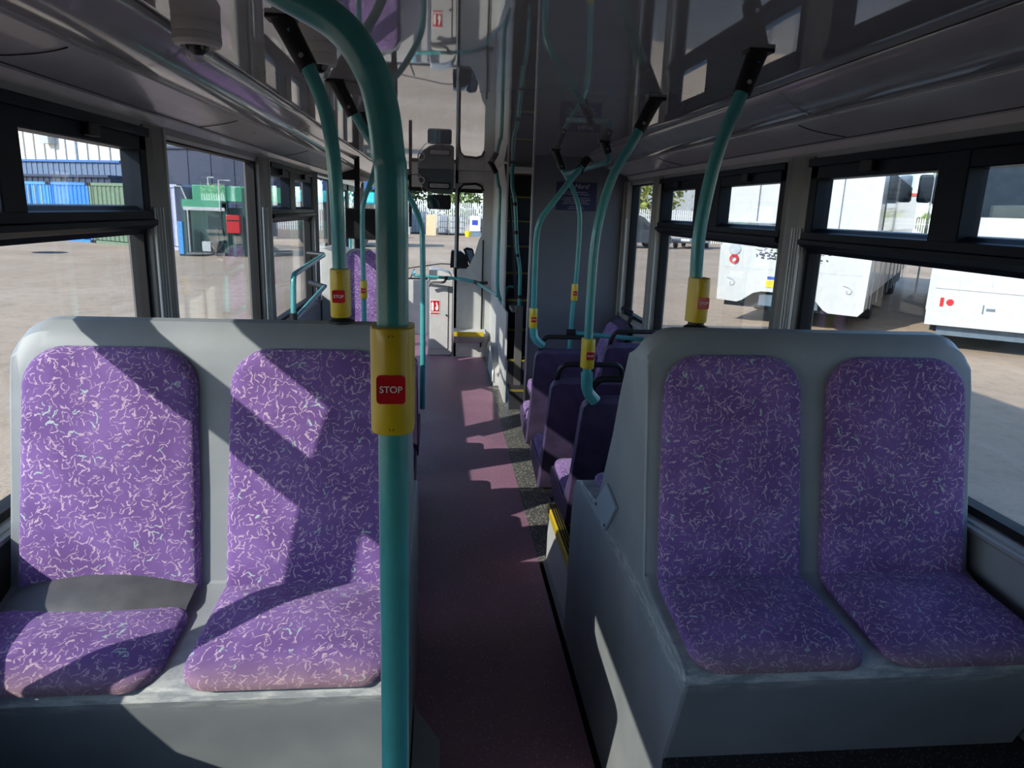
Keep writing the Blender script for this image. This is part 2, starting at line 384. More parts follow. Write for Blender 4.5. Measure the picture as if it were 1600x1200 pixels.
def cove(s, y1, k):
    prof = [(1.205, 1.86), (1.20, 1.90), (1.183, 1.925), (1.10, 1.955), (1.03, 1.978), (1.03, 2.0), (1.27, 2.0), (1.27, 1.86)]
    m = MB(); m.prism([(s*a, b) for a, b in prof], 'y', YB, y1); struct(m.build('trim_%d' % k, COVE))
    pts = [(1.035, 1.979)]
    for i in range(15):
        t = i/14; a = math.pi*(0.02+0.93*t)
        pts.append((1.028-0.178*t, 1.984+0.058*t-0.030*math.sin(a)))
    pts += [(0.842, 2.05), (0.842, 2.09), (1.04, 2.09)]
    m = MB(); m.prism([(s*a, b) for a, b in pts], 'y', YB, y1, sm=True); struct(m.build('trim_%d' % (k+1), ROLL, ang=50))
    # joint bands across the trough and curved panel joints
    m = MB()
    for yj in ((-0.4, 2.28, 4.3) if s > 0 else (-0.2, 2.05, 3.85, 5.6, 7.4)):
        if yj > y1: continue
        band = [(a, b-0.0022) for a, b in pts[:16]]
        for i in range(15):
            a, b = band[i], band[i+1]; w = 0.004 if s < 0 else 0.016
            vs = [(s*a[0], yj, a[1]), (s*b[0], yj, b[1]), (s*b[0], yj+w, b[1]), (s*a[0], yj+w, a[1])]
            m.add(vs, [(0, 1, 2, 3) if s < 0 else (3, 2, 1, 0)])
    struct(m.build('trim_%d' % (k+2), PILL if s < 0 else ROLL))
    m = MB()
    for yj in ((0.9, 2.52, 4.2) if s > 0 else (0.4, 1.82, 3.2, 4.8, 6.4)):
        if yj+0.4 > y1: continue
        arc = []
        for i in range(13):
            t = i/12*math.pi/2; x = 1.040+0.122*i/12; z = 1.9765-(x-1.03)*0.345-0.0005
            arc.append((s*x, yj-0.10*(i/12)**2, z))
        m.tube(arc, 0.0016, 6)
    m.tube([(s*1.166, YB, 1.9285), (s*1.166, y1, 1.9285)], 0.0016, 6)
    struct(m.build('trim_%d' % (k+3), BLK))
cove(-1, 9.3, 5); cove(1, 5.45, 9)

# ---- side walls, pillars, windows
SILL, HEAD = 0.905, 1.875
def wall(s, name, spans, y1):
    m = MB(); m.box(s*1.2, s*1.27, YB, y1, -0.12, SILL-0.03); m.box(s*1.2, s*1.27, YB, y1, HEAD, 2.1)
    struct(m.build(name, WALLG))
    # ribbed sill rail
    m = MB(); pr = [(1.27, SILL-0.035), (1.185, SILL-0.035), (1.18, SILL-0.028), (1.18, SILL-0.018), (1.19, SILL-0.014), (1.19, SILL-0.008), (1.20, SILL-0.004), (1.20, SILL), (1.27, SILL)]
    m.prism([(s*a, b) for a, b in pr], 'y', YB, y1)
    return m
m = wall(-1, 'wall_left', [], 7.35); struct(m.build('trim_13', ALU))
m = wall(1, 'wall_right', [], YF); struct(m.build('trim_14', ALU))
m = MB(); m.box(-1.27, -1.2, 7.35, YF, HEAD+0.05, 2.1); m.box(-1.27, -1.2, 8.95, YF, -0.12, 0.9); struct(m.build('wall_left', WALLG))
def pillar(s, ya, yb, k):
    m = MB(); w = yb-ya; mid = (ya+yb)/2
    prof = [(1.27, ya), (1.19, ya), (1.172, ya+w*0.12), (1.16, mid-0.012), (1.167, mid-0.004), (1.167, mid+0.004), (1.16, mid+0.012), (1.172, yb-w*0.12), (1.19, yb), (1.27, yb)]
    m.prism([(s*a, b) for a, b in prof], 'z', SILL-0.02, HEAD+0.01)
    struct(m.build('trim_%d' % k, PILL))
    m = MB()     # bright grooved outer strip on the rearward edge, catches the sun
    for q in range(4): m.box(s*(1.176-0.004*q), s*(1.183-0.004*q), ya+0.004+q*0.014, ya+0.014+q*0.014, SILL, 1.62)
    struct(m.build('trim_%d' % k, STRIP))
tk = 15
LP = [(-0.95, -0.75), (0.952, 0.978), (2.60, 2.77), (4.13, 4.35), (5.76, 5.90), (6.98, 7.12)]
RP = [(-0.9, -0.7), (0.86, 1.06), (2.67, 2.86), (4.56, 4.72), (5.34, 5.46), (8.0, 8.15)]
for s, L in ((-1, LP), (1, RP)):
    for (a, b) in L: pillar(s, a, b, tk); tk += 1
WN = [1]
def window(s, ya, yb, hopper=None, sill=SILL):
    """hopper: list of y positions (centre, half width) of upper mullions"""
    w = thing('window_%d' % WN[0], None, None, (s*1.235, (ya+yb)/2, SILL), kind='structure'); WN[0] += 1
    mat = FRAME if hopper is not None else RUB
    m = MB(); g = 0.022
    m.box(s*1.21, s*1.255, ya, yb, sill, sill+g); m.box(s*1.21, s*1.255, ya, yb, HEAD-g, HEAD)
    m.box(s*1.21, s*1.255, ya, ya+g, sill, HEAD); m.box(s*1.21, s*1.255, yb-g, yb, sill, HEAD)
    m.build('gasket', RUB, w)
    if hopper is None:
        m = MB(); m.box(s*1.236, s*1.241, ya, yb, sill, HEAD); m.build('glass_pane', GLASS, w)
    else:
        m = MB(); m.box(s*1.236, s*1.241, ya, yb, sill, 1.60); m.build('glass_pane', GLASS, w)
        # transom: stepped black profile
        pr = [(1.25, 1.53), (1.21, 1.53), (1.203, 1.545), (1.185, 1.55), (1.165, 1.563), (1.165, 1.578), (1.178, 1.582), (1.178, 1.606), (1.19, 1.610), (1.21, 1.622), (1.25, 1.625)]
        m = MB(); m.prism([(s*a, b) for a, b in pr], 'y', ya, yb); m.build('transom', FRAME, w)
        m = MB(); m.box(s*1.185, s*1.25, ya, yb, 1.80, HEAD); m.box(s*1.185, s*1.25, ya, ya+(0.055 if s > 0 else 0.03), 1.60, HEAD); m.box(s*1.185, s*1.25, yb-0.055, yb, 1.60, HEAD)
        m.box(s*1.17, s*1.255, ya, yb, 1.845, HEAD)
        m.build('hopper_frame', FRAME, w, bevel=0.004)
        edges = [ya+0.055]
        for (c, h) in hopper:
            m = MB(); m.box(s*1.182, s*1.245, c-h, c+h, 1.575, 1.85); m.build('mullion', FRAME, w, bevel=0.004)
            edges += [c-h, c+h]
        edges.append(yb-0.055)
        for i in range(0, len(edges), 2):
            a, b = edges[i], edges[i+1]
            m = MB(); m.box(s*1.225, s*1.229, a-0.01, b+0.01, 1.62, 1.81); m.build('glass_pane', GLASS, w)
            m = MB(); m.box(s*1.165, s*1.19, (a+b)/2-0.035, (a+b)/2+0.035, 1.812, 1.85); m.build('hopper_catch', BLK, w, bevel=0.004)
    return w
for (a, b, hp) in ((-0.75, 0.952, None), (0.978, 2.60, [(1.80, .05)]), (2.77, 4.13, None), (4.35, 5.76, [(4.99, .085)]), (5.90, 6.98, None)):
    window(-1, a, b, hp)
for (a, b, hp) in ((-0.7, 0.86, [(0.1, .055)]), (1.06, 2.67, [(1.89, .06)]), (2.86, 4.56, [(3.74, .18)]), (4.72, 5.34, None), (6.3, 8.0, None)):
    window(1, a, b, hp)
m = MB(); m.box(-1.26, -1.21, -0.75, 0.96, 1.585, HEAD+0.01); struct(m.build('wall_left', FRAME))  # unseen panel added over the rearmost left window to cut off high sun
m = MB(); m.box(1.2, 1.27, 5.46, 6.3, SILL-0.03, HEAD); m.box(-1.27, -1.2, YB, -0.95, SILL-0.03, HEAD); m.box(1.2, 1.27, YB, -0.9, SILL-0.03, HEAD); m.box(1.2, 1.27, 8.15, YF, SILL-0.03, HEAD)
struct(m.build('wall_right', WALLG))
m = MB(); m.box(-1.27, 1.27, YB-0.06, YB, -0.12, 2.1); struct(m.build('wall_rear', WALLG))
# upper deck body and underside, as solid coachwork
m = MB(); m.box(-1.27, 1.27, YB, 9.05, 2.1, 3.62); struct(m.build('wall_upper_deck', plain('coachwork', (0.5, 0.5, 0.52), 0.4), bevel=0.05))
m = MB(); m.box(-1.25, 1.25, YB, 9.6, -0.14, -0.052); struct(m.build('floor', BLK))

# ---- stairwell bulkhead and staircase
m = MB(); m.box(0.475, 1.2, 5.44, 5.47, 0.0, 2.05); struct(m.build('wall_stairwell', BULK))
m = MB(); m.box(0.468, 0.480, 5.432, 5.478, 0.0, 2.05); struct(m.build('trim_30', ALU))
m = MB(); m.box(0.36, 0.375, 6.35, 8.0, 0, 2.05); m.box(0.36, 0.375, 6.02, 6.35, 0, 0.80)
struct(m.build('wall_stair_side', CABP))
st = thing('staircase', 'dark enclosed staircase with yellow step edges beside the cab', 'stairs', (0.8, 5.8, 0))
YELD = plain('dim_yellow_edging', (0.22, 0.16, 0.02), 0.6)  # step-edge yellow, with the stairwell's shade put into its colour
STY = [5.8+0.2*i for i in range(9)]; STZ = [0.17, 0.39, 0.625, 0.865, 1.09, 1.325, 1.555, 1.785, 2.01]
for i, (y, z) in enumerate(zip(STY, STZ)):
    m = MB(); zp = STZ[i-1] if i else 0
    m.box(0.385, 1.19, y, y+0.22, z-0.02, z); m.box(0.385, 1.19, y, y+0.012, zp, z-0.02); stp = m.build('tread', plain('stair_tread', (0.02, 0.02, 0.025), 0.7) if i == 0 else bpy.data.materials['stair_tread'], st)
    m = MB(); m.box(0.385, 1.19, y-0.005, y+0.022, z-0.012, z+0.003); m.build('nosing', YELD, stp)
m = MB(); m.box(0.41, 0.46, 6.04, 6.30, 0.80, 0.83); m.box(0.44, 0.50, 5.99, 6.05, 0, 0.86); struct(m.build('trim_31', PILL))

# ---- driver cab partition at the front
m = MB()
cabp = []
win = rrect(-0.015, 0.245, 1.0, 1.90, (0.10, 0.10, 0.06, 0.02), 6)
# panel with the window opening: built as four strips and the curved lower sill
m.box(-0.055, -0.02, 8.0, 8.03, 0.0, 2.05); m.box(0.25, 0.375, 8.0, 8.03, 0.0, 2.05); m.box(-0.055, 0.25, 8.0, 8.03, 1.91, 2.05)
m.prism([(-0.055, 0.0), (0.25, 0.0), (0.25, 1.38), (0.215, 1.32), (0.17, 1.16), (0.12, 1.04), (0.08, 1.0), (-0.02, 1.005), (-0.055, 1.02)], 'y', 8.0, 8.03)
m.prism([(-0.02, 1.92), (-0.02, 1.78), (-0.01, 1.84), (0.03, 1.89), (0.08, 1.905), (0.17, 1.905), (0.22, 1.89), (0.245, 1.85), (0.25, 1.78), (0.25, 1.92)], 'y', 8.0, 8.03)
struct(m.build('wall_cab', CABP, bevel=0.004))
m = MB(); m.tube([(-0.02, 7.99, 1.0), (-0.02, 7.99, 1.78), (-0.008, 7.99, 1.86), (0.035, 7.99, 1.905), (0.17, 7.99, 1.915), (0.23, 7.99, 1.89), (0.25, 7.99, 1.84)], 0.012, 8)
m.tube([(0.262, 7.985, 0.12), (0.262, 7.985, 1.32)], 0.008, 8); struct(m.build('trim_32', RUB))
# luggage shelf fold and yellow edge low on the cab wall
m = MB(); m.prism([(8.0, 0.33), (7.80, 0.30), (7.80, 0.28), (8.0, 0.16)], 'x', -0.05, 0.30); struct(m.build('trim_33', CABP))
m = MB(); m.box(-0.05, 0.28, 7.785, 7.80, 0.275, 0.325); struct(m.build('trim_34', YEL))
# wheel-arch cover bulging from the stair wall
m = MB(); arc = [(7.35, 0.0)]+[(7.02-0.33*math.cos(math.radians(a)), 0.12+0.30*math.sin(math.radians(a))) for a in range(180, -1, -15)]+[(6.69, 0.0)]
arc = [(7.40, 0.0)]+[(7.0+0.40*math.cos(math.radians(a)), 0.05+0.30*math.sin(math.radians(a))) for a in range(0, 181, 12)]+[(6.6, 0.0)]
m.prism(arc, 'x', 0.31, 0.37, sm=True); struct(m.build('trim_35', CABP, bevel=0.012))
m = MB(); m.tube([(0.305, y, z) for y, z in arc[1:-1]], 0.012, 8); struct(m.build('trim_36', ALU))

# ---- front end: dash, windscreen, header blind, entrance door
m = MB(); m.box(-1.2, 1.2, 9.45, 9.6, -0.1, 0.72); struct(m.build('wall_front', CABP))
m = MB(); m.box(-1.27, 1.27, 9.52, 9.62, 1.98, 2.1); m.box(-1.27, -1.19, 9.5, 9.62, 0, 2.1); m.box(1.19, 1.27, 9.5, 9.62, 0, 2.1); m.box(-0.62, -0.58, 9.5, 9.58, 1.4, 2.1)
struct(m.build('trim_37', BLK))
m = MB(); m.box(-0.58, 1.19, 9.42, 9.46, 1.90, 2.045); struct(m.build('trim_38', CABP))
m = MB(); m.box(-0.58, 1.19, 9.425, 9.465, 1.85, 1.90); struct(m.build('trim_40', BLK))
w = thing('window_%d' % WN[0], None, None, (0, 9.56, 0.74), kind='structure')
m = MB(); m.box(-1.19, 1.19, 9.555, 9.56, 0.70, 2.0); m.build('glass_pane', GLASS, w)
m = MB(); m.box(-1.19, 1.19, 9.54, 9.58, 0.70, 0.74); m.build('gasket', RUB, w)
m = MB(); m.tube([(-1.0, 9.6, 0.80), (-0.2, 9.6, 0.93), (0.35, 9.6, 0.915)], 0.008, 6); m.tube([(-0.6, 9.6, 0.74), (-0.55, 9.6, 0.85)], 0.01, 6); m.build('wiper', BLK, w)
d = thing('door_1', None, None, (-1.235, 8.1, 0), kind='structure')
for a, b in ((7.38, 8.14), (8.18, 8.93)):
    m = MB(); m.box(-1.25, -1.22, a, a+0.05, 0, 1.92); m.box(-1.25, -1.22, b-0.05, b, 0, 1.92); m.box(-1.25, -1.22, a, b, 0, 0.16); m.box(-1.25, -1.22, a, b, 1.80, 1.92)
    lf = m.build('door_leaf', FRAME, d)
    m = MB(); m.box(-1.238, -1.232, a+0.04, b-0.04, 0.15, 1.81); m.build('door_glass', GLASS, lf)
    m = MB(); m.tube([(-1.19, b-0.1, 0.6), (-1.19, b-0.1, 1.5)], 0.014, 8); m.build('door_handle', TEAL, lf)
m = MB(); m.box(-1.25, -1.0, 7.1, 7.16, 1.88, 2.02); m.box(-1.2, -1.0, 7.3, 8.95, 1.93, 2.03); struct(m.build('trim_39', BLK))

# ================================================================== SEATS
def loft_shell(prof, x0, x1, ztop, r, zc, edge=0.0):
    """prof: closed (y,z) side profile, extruded in X; its top corners rounded with radius r"""
    ds = [0, r*0.06, r*0.16, r*0.3, r*0.5, r*0.75, r]
    xs = [x0+d for d in ds]+[x1-d for d in ds[::-1]]
    n = len(prof); m = MB(); vs = []
    cy = sum(p[0] for p in prof if p[1] > zc)/max(1, len([p for p in prof if p[1] > zc]))
    for x in xs:
        d = min(x-x0, x1-x); drop = r-math.sqrt(max(0, r*r-(r-min(d, r))**2))
        for (y, z) in prof:
            if z > ztop-r: z = (ztop-r)+(z-(ztop-r))*(1-drop/r)
            vs.append((x, y, z))
    fs = [tuple(range(n)), tuple(range(len(vs)-n, len(vs)))[::-1]]
    for i in range(len(xs)-1):
        for j in range(n):
            j2 = (j+1) % n; fs.append((i*n+j, (i+1)*n+j, (i+1)*n+j2, i*n+j2))
    m.add(vs, fs, True); return m
# profile, anticlockwise seen from +X looking back to -X is (y to the left) so order front-bottom -> up the back -> over -> rear
TOPZ = 1.375
prof = [(1.33, 0.0), (1.315, 0.46), (1.245, 0.66), (1.228, 0.715), (1.236, 0.738), (1.262, 0.748), (1.50, 0.766), (1.553, 0.785), (1.60, 0.99), (1.650, 1.23), (1.668, 1.31), (1.685, 1.35), (1.712, 1.372), (1.745, 1.375),
        (1.775, 1.362), (1.80, 1.33), (1.835, 1.29), (1.895, 1.17), (1.95, 1.02), (2.02, 0.88), (2.06, 0.80), (2.10, 0.745), (2.36, 0.715), (2.43, 0.69), (2.47, 0.64), (2.49, 0.5), (2.50, 0.0)]
def twin_seat(label, x0, x1, cush, scut=False):
    t = thing('twin_seat', label, 'bus seat', ((x0+x1)/2, 1.6, 0))
    sh = loft_shell(prof, x0, x1, TOPZ, 0.085, 1.0).build('seat_shell', MOULD, t, bevel=0.012, ang=28, bseg=3)
    B = Vector((0, 1.545, 0.770)); T = Vector((0, 1.668, 1.335)); d = (T-B).normalized(); nrm = Vector((0, -d.z, d.y)); L = (T-B).length
    S0 = Vector((0, 1.215, 0.746)); S1 = Vector((0, 1.556, 0.774)); sd_ = (S1-S0).normalized(); sn = Vector((0, -sd_.z, sd_.y)); SL = (S1-S0).length
    F0 = Vector((0, 2.40, 0.705)); F1 = Vector((0, 2.02, 0.76)); fd = (F1-F0).normalized(); fn = Vector((0, fd.z*-1*-1, -fd.y)); FL = (F1-F0).length
    for i, (a, b) in enumerate(cush):
        w = b-a
        # back pad: wide shoulders, slightly waisted at the foot
        out = [(a+0.004+w*0.02*math.sin(math.pi*k/6), L*0.02+L*0.62*k/6) for k in range(7)][::-1]
        ol = rrect(a+0.004, b-0.004, 0.0, L-0.015, (0.012, 0.085, 0.085, 0.012), 7)
        ol = [(u+(-1 if u > (a+b)/2 else 1)*0.016*(v/L)**3, v) for u, v in ol]
        pillow(ol, 0.022, lambda u, v, n: Vector((u, 0, 0))+B+d*v+nrm*n, bulge=0.018, uvoff=(i*0.37, 0.1), dish=0.006).build('back_cushion', FAB, t, ang=60)
        cut = 0.095 if (scut and i == 0) else 0.0
        ol = rrect(a-0.004, b+0.004, 0.012, SL-cut, (0.055, 0.03, 0.03, 0.055), 7)
        ol = [(u-(u-(a+b)/2)*0.07*max(0, (v/SL-0.55)), v-(0.018*(1-((u-(a+b)/2)/(w/2))**2) if v < 0.1*SL else 0)) for u, v in ol]
        c = pillow(ol, 0.017, lambda u, v, n: Vector((u, 0, 0))+S0+sd_*v+sn*n, bulge=0.024, uvoff=(i*0.53+0.2, 1.985), back=-0.004).build('seat_cushion', FAB, t, ang=60)
        if cut:
            ol = rrect(a+0.006, b-0.006, SL-cut-0.012, SL+0.005, 0.01, 3)
            m = MB(); vs = []; n = 11
            prf = [(SL-cut-0.03, 0.018), (SL-cut-0.01, 0.034), (SL-cut*0.5, 0.048), (SL, 0.052), (SL+0.01, 0.0)]
            for k in range(n):
                u = a+0.006+(w-0.012)*k/(n-1); q = 1-(2*k/(n-1)-1)**2
                for (v, h) in prf: vs.append(Vector((u, 0, 0))+S0+sd_*(v+(0.0 if h == 0 else -0.012*(q-1)))+sn*(h*(0.45+0.55*q)))
            np_ = len(prf)
            m.add(vs, [(i_*np_+j, (i_+1)*np_+j, (i_+1)*np_+j+1, i_*np_+j+1) for i_ in range(n-1) for j in range(np_-1)], True)
            o = m.build('vinyl_panel', VINYL, t); tag(o, 'grey vinyl strip at the back of the seat')
        # the pair of cushions facing forward on the far side
        ol = rrect(a+0.02, b-0.006, 0.0, FL, (0.06, 0.02, 0.02, 0.06), 6)
        pillow(ol[::-1], 0.030, lambda u, v, n: Vector((u, 0, 0))+F0+fd*v+Vector((0, 0.14, 0.99))*n, bulge=0.022, uvoff=(i*0.3+0.5, 1.985)).build('forward_cushion', FAB, t, ang=60)
    return t
right_seat = twin_seat('grey-framed double seat with purple moquette, wholly in shade right of the aisle', 0.305, 1.168, [(0.335, 0.708), (0.755, 1.148)])
left_seat = twin_seat('grey-framed double seat with purple moquette, striped by sunlight, left of the aisle', -1.165, -0.275, [(-1.142, -0.742), (-0.692, -0.297)], scut=True)

t = thing('diamond_plate', 'blue-grey diamond-shaped metal plate screwed to the aisle side of the shaded grey double seat', 'plate', (0.305, 1.95, 0.79))
m = MB(); m.prism([(1.945, 0.870), (1.822, 0.845), (1.935, 0.722), (2.10, 0.735)], 'x', 0.296, 0.303); pl = m.build('plate', MIRR, t, bevel=0.001)
for y, z in ((2.055, 0.757), (1.93, 0.742)): MB().lathe([(0, -0.003), (0.004, -0.003), (0.005, 0)], (0.296, y, z), 'x', 10).build('screw', BLK, t)
t = thing('ripped_edge_patch', 'torn dark patch in the grey side panel below the diamond plate', 'patch', (0.309, 1.86, 0.72))
bpy.data.objects.remove(t)

# single row seats with dark purple shells
def row_seat():
    t = thing('row_seat', None, 'bus seat', (0, 0, 0))
    W = 0.375
    pr = [(0.0, 0.80), (-0.012, 0.835), (0.0, 0.856), (0.02, 0.86), (0.045, 0.845), (0.06, 0.80), (0.20, 0.47), (0.33, 0.30), (0.66, 0.33), (0.70, 0.30), (0.69, 0.25), (0.60, 0.21), (0.34, 0.165), (0.29, 0.17), (0.26, 0.20), (0.225, 0.28), (0.10, 0.58)]
    pr = pr[::-1]
    loft_shell(pr, 0, W, 0.86, 0.05, 0.6).build('seat_shell', SEATB, t, bevel=0.01, ang=30)
    m = MB(); m.tube(fillet([(0.03, 0.035, 0.80), (0.028, 0.0, 0.885), (0.05, -0.02, 0.935), (W-0.05, -0.02, 0.935), (W-0.028, 0.0, 0.885), (W-0.03, 0.035, 0.80)], 0.05), 0.0135, 12)
    m.build('grab_handle', BLK, t)
    F0 = Vector((0, 0.70, 0.325)); F1 = Vector((0, 0.30, 0.315)); fd = (F1-F0).normalized()
    ol = rrect(0.012, W-0.012, 0, 0.40, (0.05, 0.02, 0.02, 0.05), 5)
    pillow(ol[::-1], 0.035, lambda u, v, n: Vector((u, 0, 0))+F0+fd*v+Vector((0, 0, 1))*n, bulge=0.012, uvoff=(0.3, 0.4)).build('seat_cushion', FAB, t, ang=60)
    B = Vector((0, 0.245, 0.36)); T = Vector((0, 0.068, 0.82)); d = (T-B).normalized(); nn = Vector((0, d.z, -d.y))
    ol = rrect(0.018, W-0.018, 0, (T-B).length, (0.02, 0.06, 0.06, 0.02), 5)
    pillow(ol[::-1], 0.02, lambda u, v, n: Vector((u, 0, 0))+B+d*v+nn*n, bulge=0.01, uvoff=(0.9, 0.2)).build('back_cushion', FAB, t, ang=60)
    m = MB(); m.box(0.03, W-0.02, 0.30, 0.60, 0.13, 0.18); m.build('seat_base', BLK, t, bevel=0.006)
    m = MB()
    arc = [(0.06+0.26*i/12, 0.18+0.36*math.sin(math.pi*i/12*0.9)) for i in range(13)]
    m.tube([(x, 0.275-(z-0.20)*0.46-0.005, z) for x, z in arc], 0.0018, 6); m.build('moulded_seam', SEATB, t)
    return t
rs = row_seat()
leg_m = MB(); leg_m.box(0.16, 0.23, 0.40, 0.52, 0.0, 0.14); leg_m.box(0.10, 0.29, 0.38, 0.54, 0.0, 0.012)
leg = leg_m.build('pedestal', BLK, rs, bevel=0.004)
seats = [
 (0.365, 4.10, 0.0, 0, True, 'dark purple right aisle seat farthest forward, topped by a kinked teal pole', 'right'),
 (0.785, 4.10, 0.04, 0, True, 'dark purple right window seat farthest forward, beside the seat with the kinked pole', 'right'),
 (0.345, 3.34, 0.0, 0, True, 'dark purple right aisle seat, middle of three, its black hoop handle free of poles', 'right'),
 (0.765, 3.34, 0.0, 0, True, 'dark purple single seat by the right window in the middle row', 'right'),
 (0.355, 2.62, 0.10, 0, False, 'dark purple right aisle seat nearest the camera, on the yellow-edged step', 'right'),
 (0.775, 2.62, 0.10, 0, False, 'dark purple single seat by the right window just beyond the shaded grey double seat', 'right'),
 (1.18, 5.02, 0.02, math.pi/2, True, 'sideways purple seat with its back to the right window, ahead of the bulkhead', None),
 (-0.70, 2.50, 0.10, 0, True, 'dark purple aisle seat left of the aisle, directly beyond the sunlit double seat', 'left'),
 (-1.10, 2.50, 0.10, 0, True, 'dark purple left window seat, first beyond the sunlit double seat', 'left'),
 (-0.70, 3.13, 0.0, 0, True, 'dark purple left aisle seat, second row, at the edge of the thick teal pole', 'left'),
 (-1.10, 3.13, 0.0, 0, True, 'dark purple left window seat in the second row beyond the sunlit double seat', 'left'),
 (-0.70, 3.87, 0.0, 0, True, 'dark purple left aisle seat, third row, beside a sunlit slim teal pole', 'left'),
 (-1.10, 3.87, 0.0, 0, True, 'dark purple left window seat in the third row, under the guard rail', 'left')]
for i, (x, y, z, rz, lg, lab, side) in enumerate(seats):
    o = rs if i == 0 else copy_tree(rs)
    o.location = (x, y, z); o.rotation_euler = (0, 0, rz); o['label'] = lab; o['category'] = 'bus seat'; o['group'] = 'single seats in rows'
    if not lg:
        for c in list(o.children) if i else []:
            if c.name.startswith('pedestal'): bpy.data.objects.remove(c)
    elif z:
        pass
# yellow nosing on the step under the nearest row seat
t = thing('step_edging', 'yellow ribbed metal step edging along the raised seat box on the right', 'step edging', (0.33, 2.8, 0.3))
m = MB(); m.prism([(0.314, 0.262), (0.322, 0.262), (0.322, 0.296), (0.36, 0.296), (0.36, 0.306), (0.318, 0.306), (0.314, 0.302)], 'y', 2.5, 3.10); m.build('riser_strip', YEL, t)
m = MB()
for k in range(4): m.box(0.322+0.011*k, 0.328+0.011*k, 2.5, 3.09, 0.306, 0.309)
m.box(0.362, 0.375, 2.5, 3.08, 0.30, 0.305); m.build('rib', BLK, t)

# ================================================================== POLES with bell pushes
def bell(parent, x, y, z, yaw=0.0, s=1.0):
    """yellow housing clipped round a vertical pole, red push facing the rear"""
    M = Matrix.Translation((x, y, z)) @ Matrix.Rotation(yaw, 4, 'Z')
    off = ORG[parent]
    m = MB(); hw = 0.0225*s; H = 0.057
    pts = [(-hw, 0.018), (-hw, -0.012), (-hw*0.9, -0.022), (-hw*0.55, -0.030), (0, -0.033), (hw*0.55, -0.030), (hw*0.9, -0.022), (hw, -0.012), (hw, 0.018), (hw*0.6, 0.024), (-hw*0.6, 0.024)]
    vs = []; hs = [(-H, 0.90), (-H+0.012, 0.97), (-0.02, 1.0), (0.02, 1.0), (H-0.012, 0.97), (H, 0.90)]
    for h, f in hs:
        for (a, b) in pts: vs.append(M @ Vector((a*(0.96+0.04*f), b*f if b < 0 else b, h)))
    n = len(pts); fs = [tuple(range(n))[::-1], tuple(range(len(vs)-n, len(vs)))]
    for i in range(len(hs)-1):
        for j in range(n): fs.append((i*n+j, i*n+(j+1) % n, (i+1)*n+(j+1) % n, (i+1)*n+j))
    m.add(vs, fs, True); b = m.build('bell_push', YEL, parent, ang=40, bevel=0.0015)
    ol = rrect(-0.0148, 0.0148, -0.0205, 0.0095, 0.004, 4)
    m = MB(); m.prism(ol, 'y', -0.0345, -0.028); m.v = [M @ v for v in m.v]; m.build('stop_button', RED, b, bevel=0.0012)
    text('STOP', 0.0098, WHITE, 'stop_lettering', b, M @ Matrix.Translation((0, -0.0348, -0.0055)) @ Matrix.Rotation(math.radians(90), 4, 'X'), extrude=0.0003, bold=0.0001)
    for zz in (H-0.009, -H+0.009):
        m = MB(); m.lathe([(0, -0.0015), (0.003, -0.0015), (0.0036, 0.0)], (0, -0.0293, zz), 'y', 12); m.v = [M @ v for v in m.v]; m.build('screw', BLK, b)
def bracket(t, p, q, r=0.023, flange=True):
    """black sleeve from ceiling point p towards pole point q"""
    p, q = Vector(p), Vector(q); d = (q-p).normalized()
    m = MB(); m.tube([p, p+d*0.03, q], r*1.18, 14, r2=r); 
    m.box(p.x-0.032, p.x+0.032, p.y-0.026, p.y+0.026, 2.040, 2.0505)
    br = m.build('ceiling_bracket', BLK, t, bevel=0.003)
    m = MB(); c = q-d*0.025; m.lathe([(0, -0.004), (0.005, -0.004), (0.006, 0.0)], (c.x, c.y-r, c.z), 'y', 10); m.build('bracket_screw', METAL, br)
def pole(label, pts, r, belz=None, brk=None, base=None, group='teal grab poles', smooth=True, yaw=0.0, name='grab_pole'):
    p0 = pts[0]; t = thing(name, label, 'grab pole', tuple(p0), group=group)
    pp = crom(pts, 8) if smooth else fillet(pts, 0.06)
    MB().tube(pp, r, 20).build('tube', TEAL, t)
    if belz is not None: bell(t, belz[0], belz[1], belz[2], yaw, r/0.0165)
    if brk: bracket(t, brk[0], brk[1], r*1.32)
    if base: 
        m = MB(); m.lathe([(r*1.9, 0), (r*1.9, 0.006), (r*1.25, 0.012), (r*1.25, 0.03), (r, 0.032)], base, 'z', 18); m.build('base_collar', BLK if base[2] > 1 else TEAL, t)
    return t
pole('thick teal grab pole nearest the camera, curving over to the left at the ceiling',
     [(-0.25, 0.75, 0.46), (-0.25, 0.75, 1.0), (-0.25, 0.75, 1.45), (-0.2505, 0.75, 1.66), (-0.2535, 0.75, 1.70), (-0.2585, 0.75, 1.74), (-0.268, 0.75, 1.774), (-0.287, 0.75, 1.804), (-0.31, 0.75, 1.823), (-0.357, 0.75, 1.846), (-0.43, 0.75, 1.885), (-0.50, 0.75, 1.935), (-0.55, 0.75, 1.985)], 0.0166, (-0.25, 0.75, 1.472),
     ((-0.585, 0.75, 2.05), (-0.535, 0.75, 1.955)), (-0.25, 0.75, 0.46))
pole('teal grab pole rising from the right end of the sunlit double seat',
     [(-0.438, 1.735, 1.37), (-0.441, 1.74, 1.53), (-0.446, 1.74, 1.72), (-0.463, 1.745, 1.85), (-0.505, 1.75, 1.955), (-0.54, 1.75, 2.02)], 0.0165, (-0.439, 1.735, 1.445),
     ((-0.557, 1.76, 2.05), (-0.500, 1.75, 1.945)), (-0.438, 1.735, 1.372))
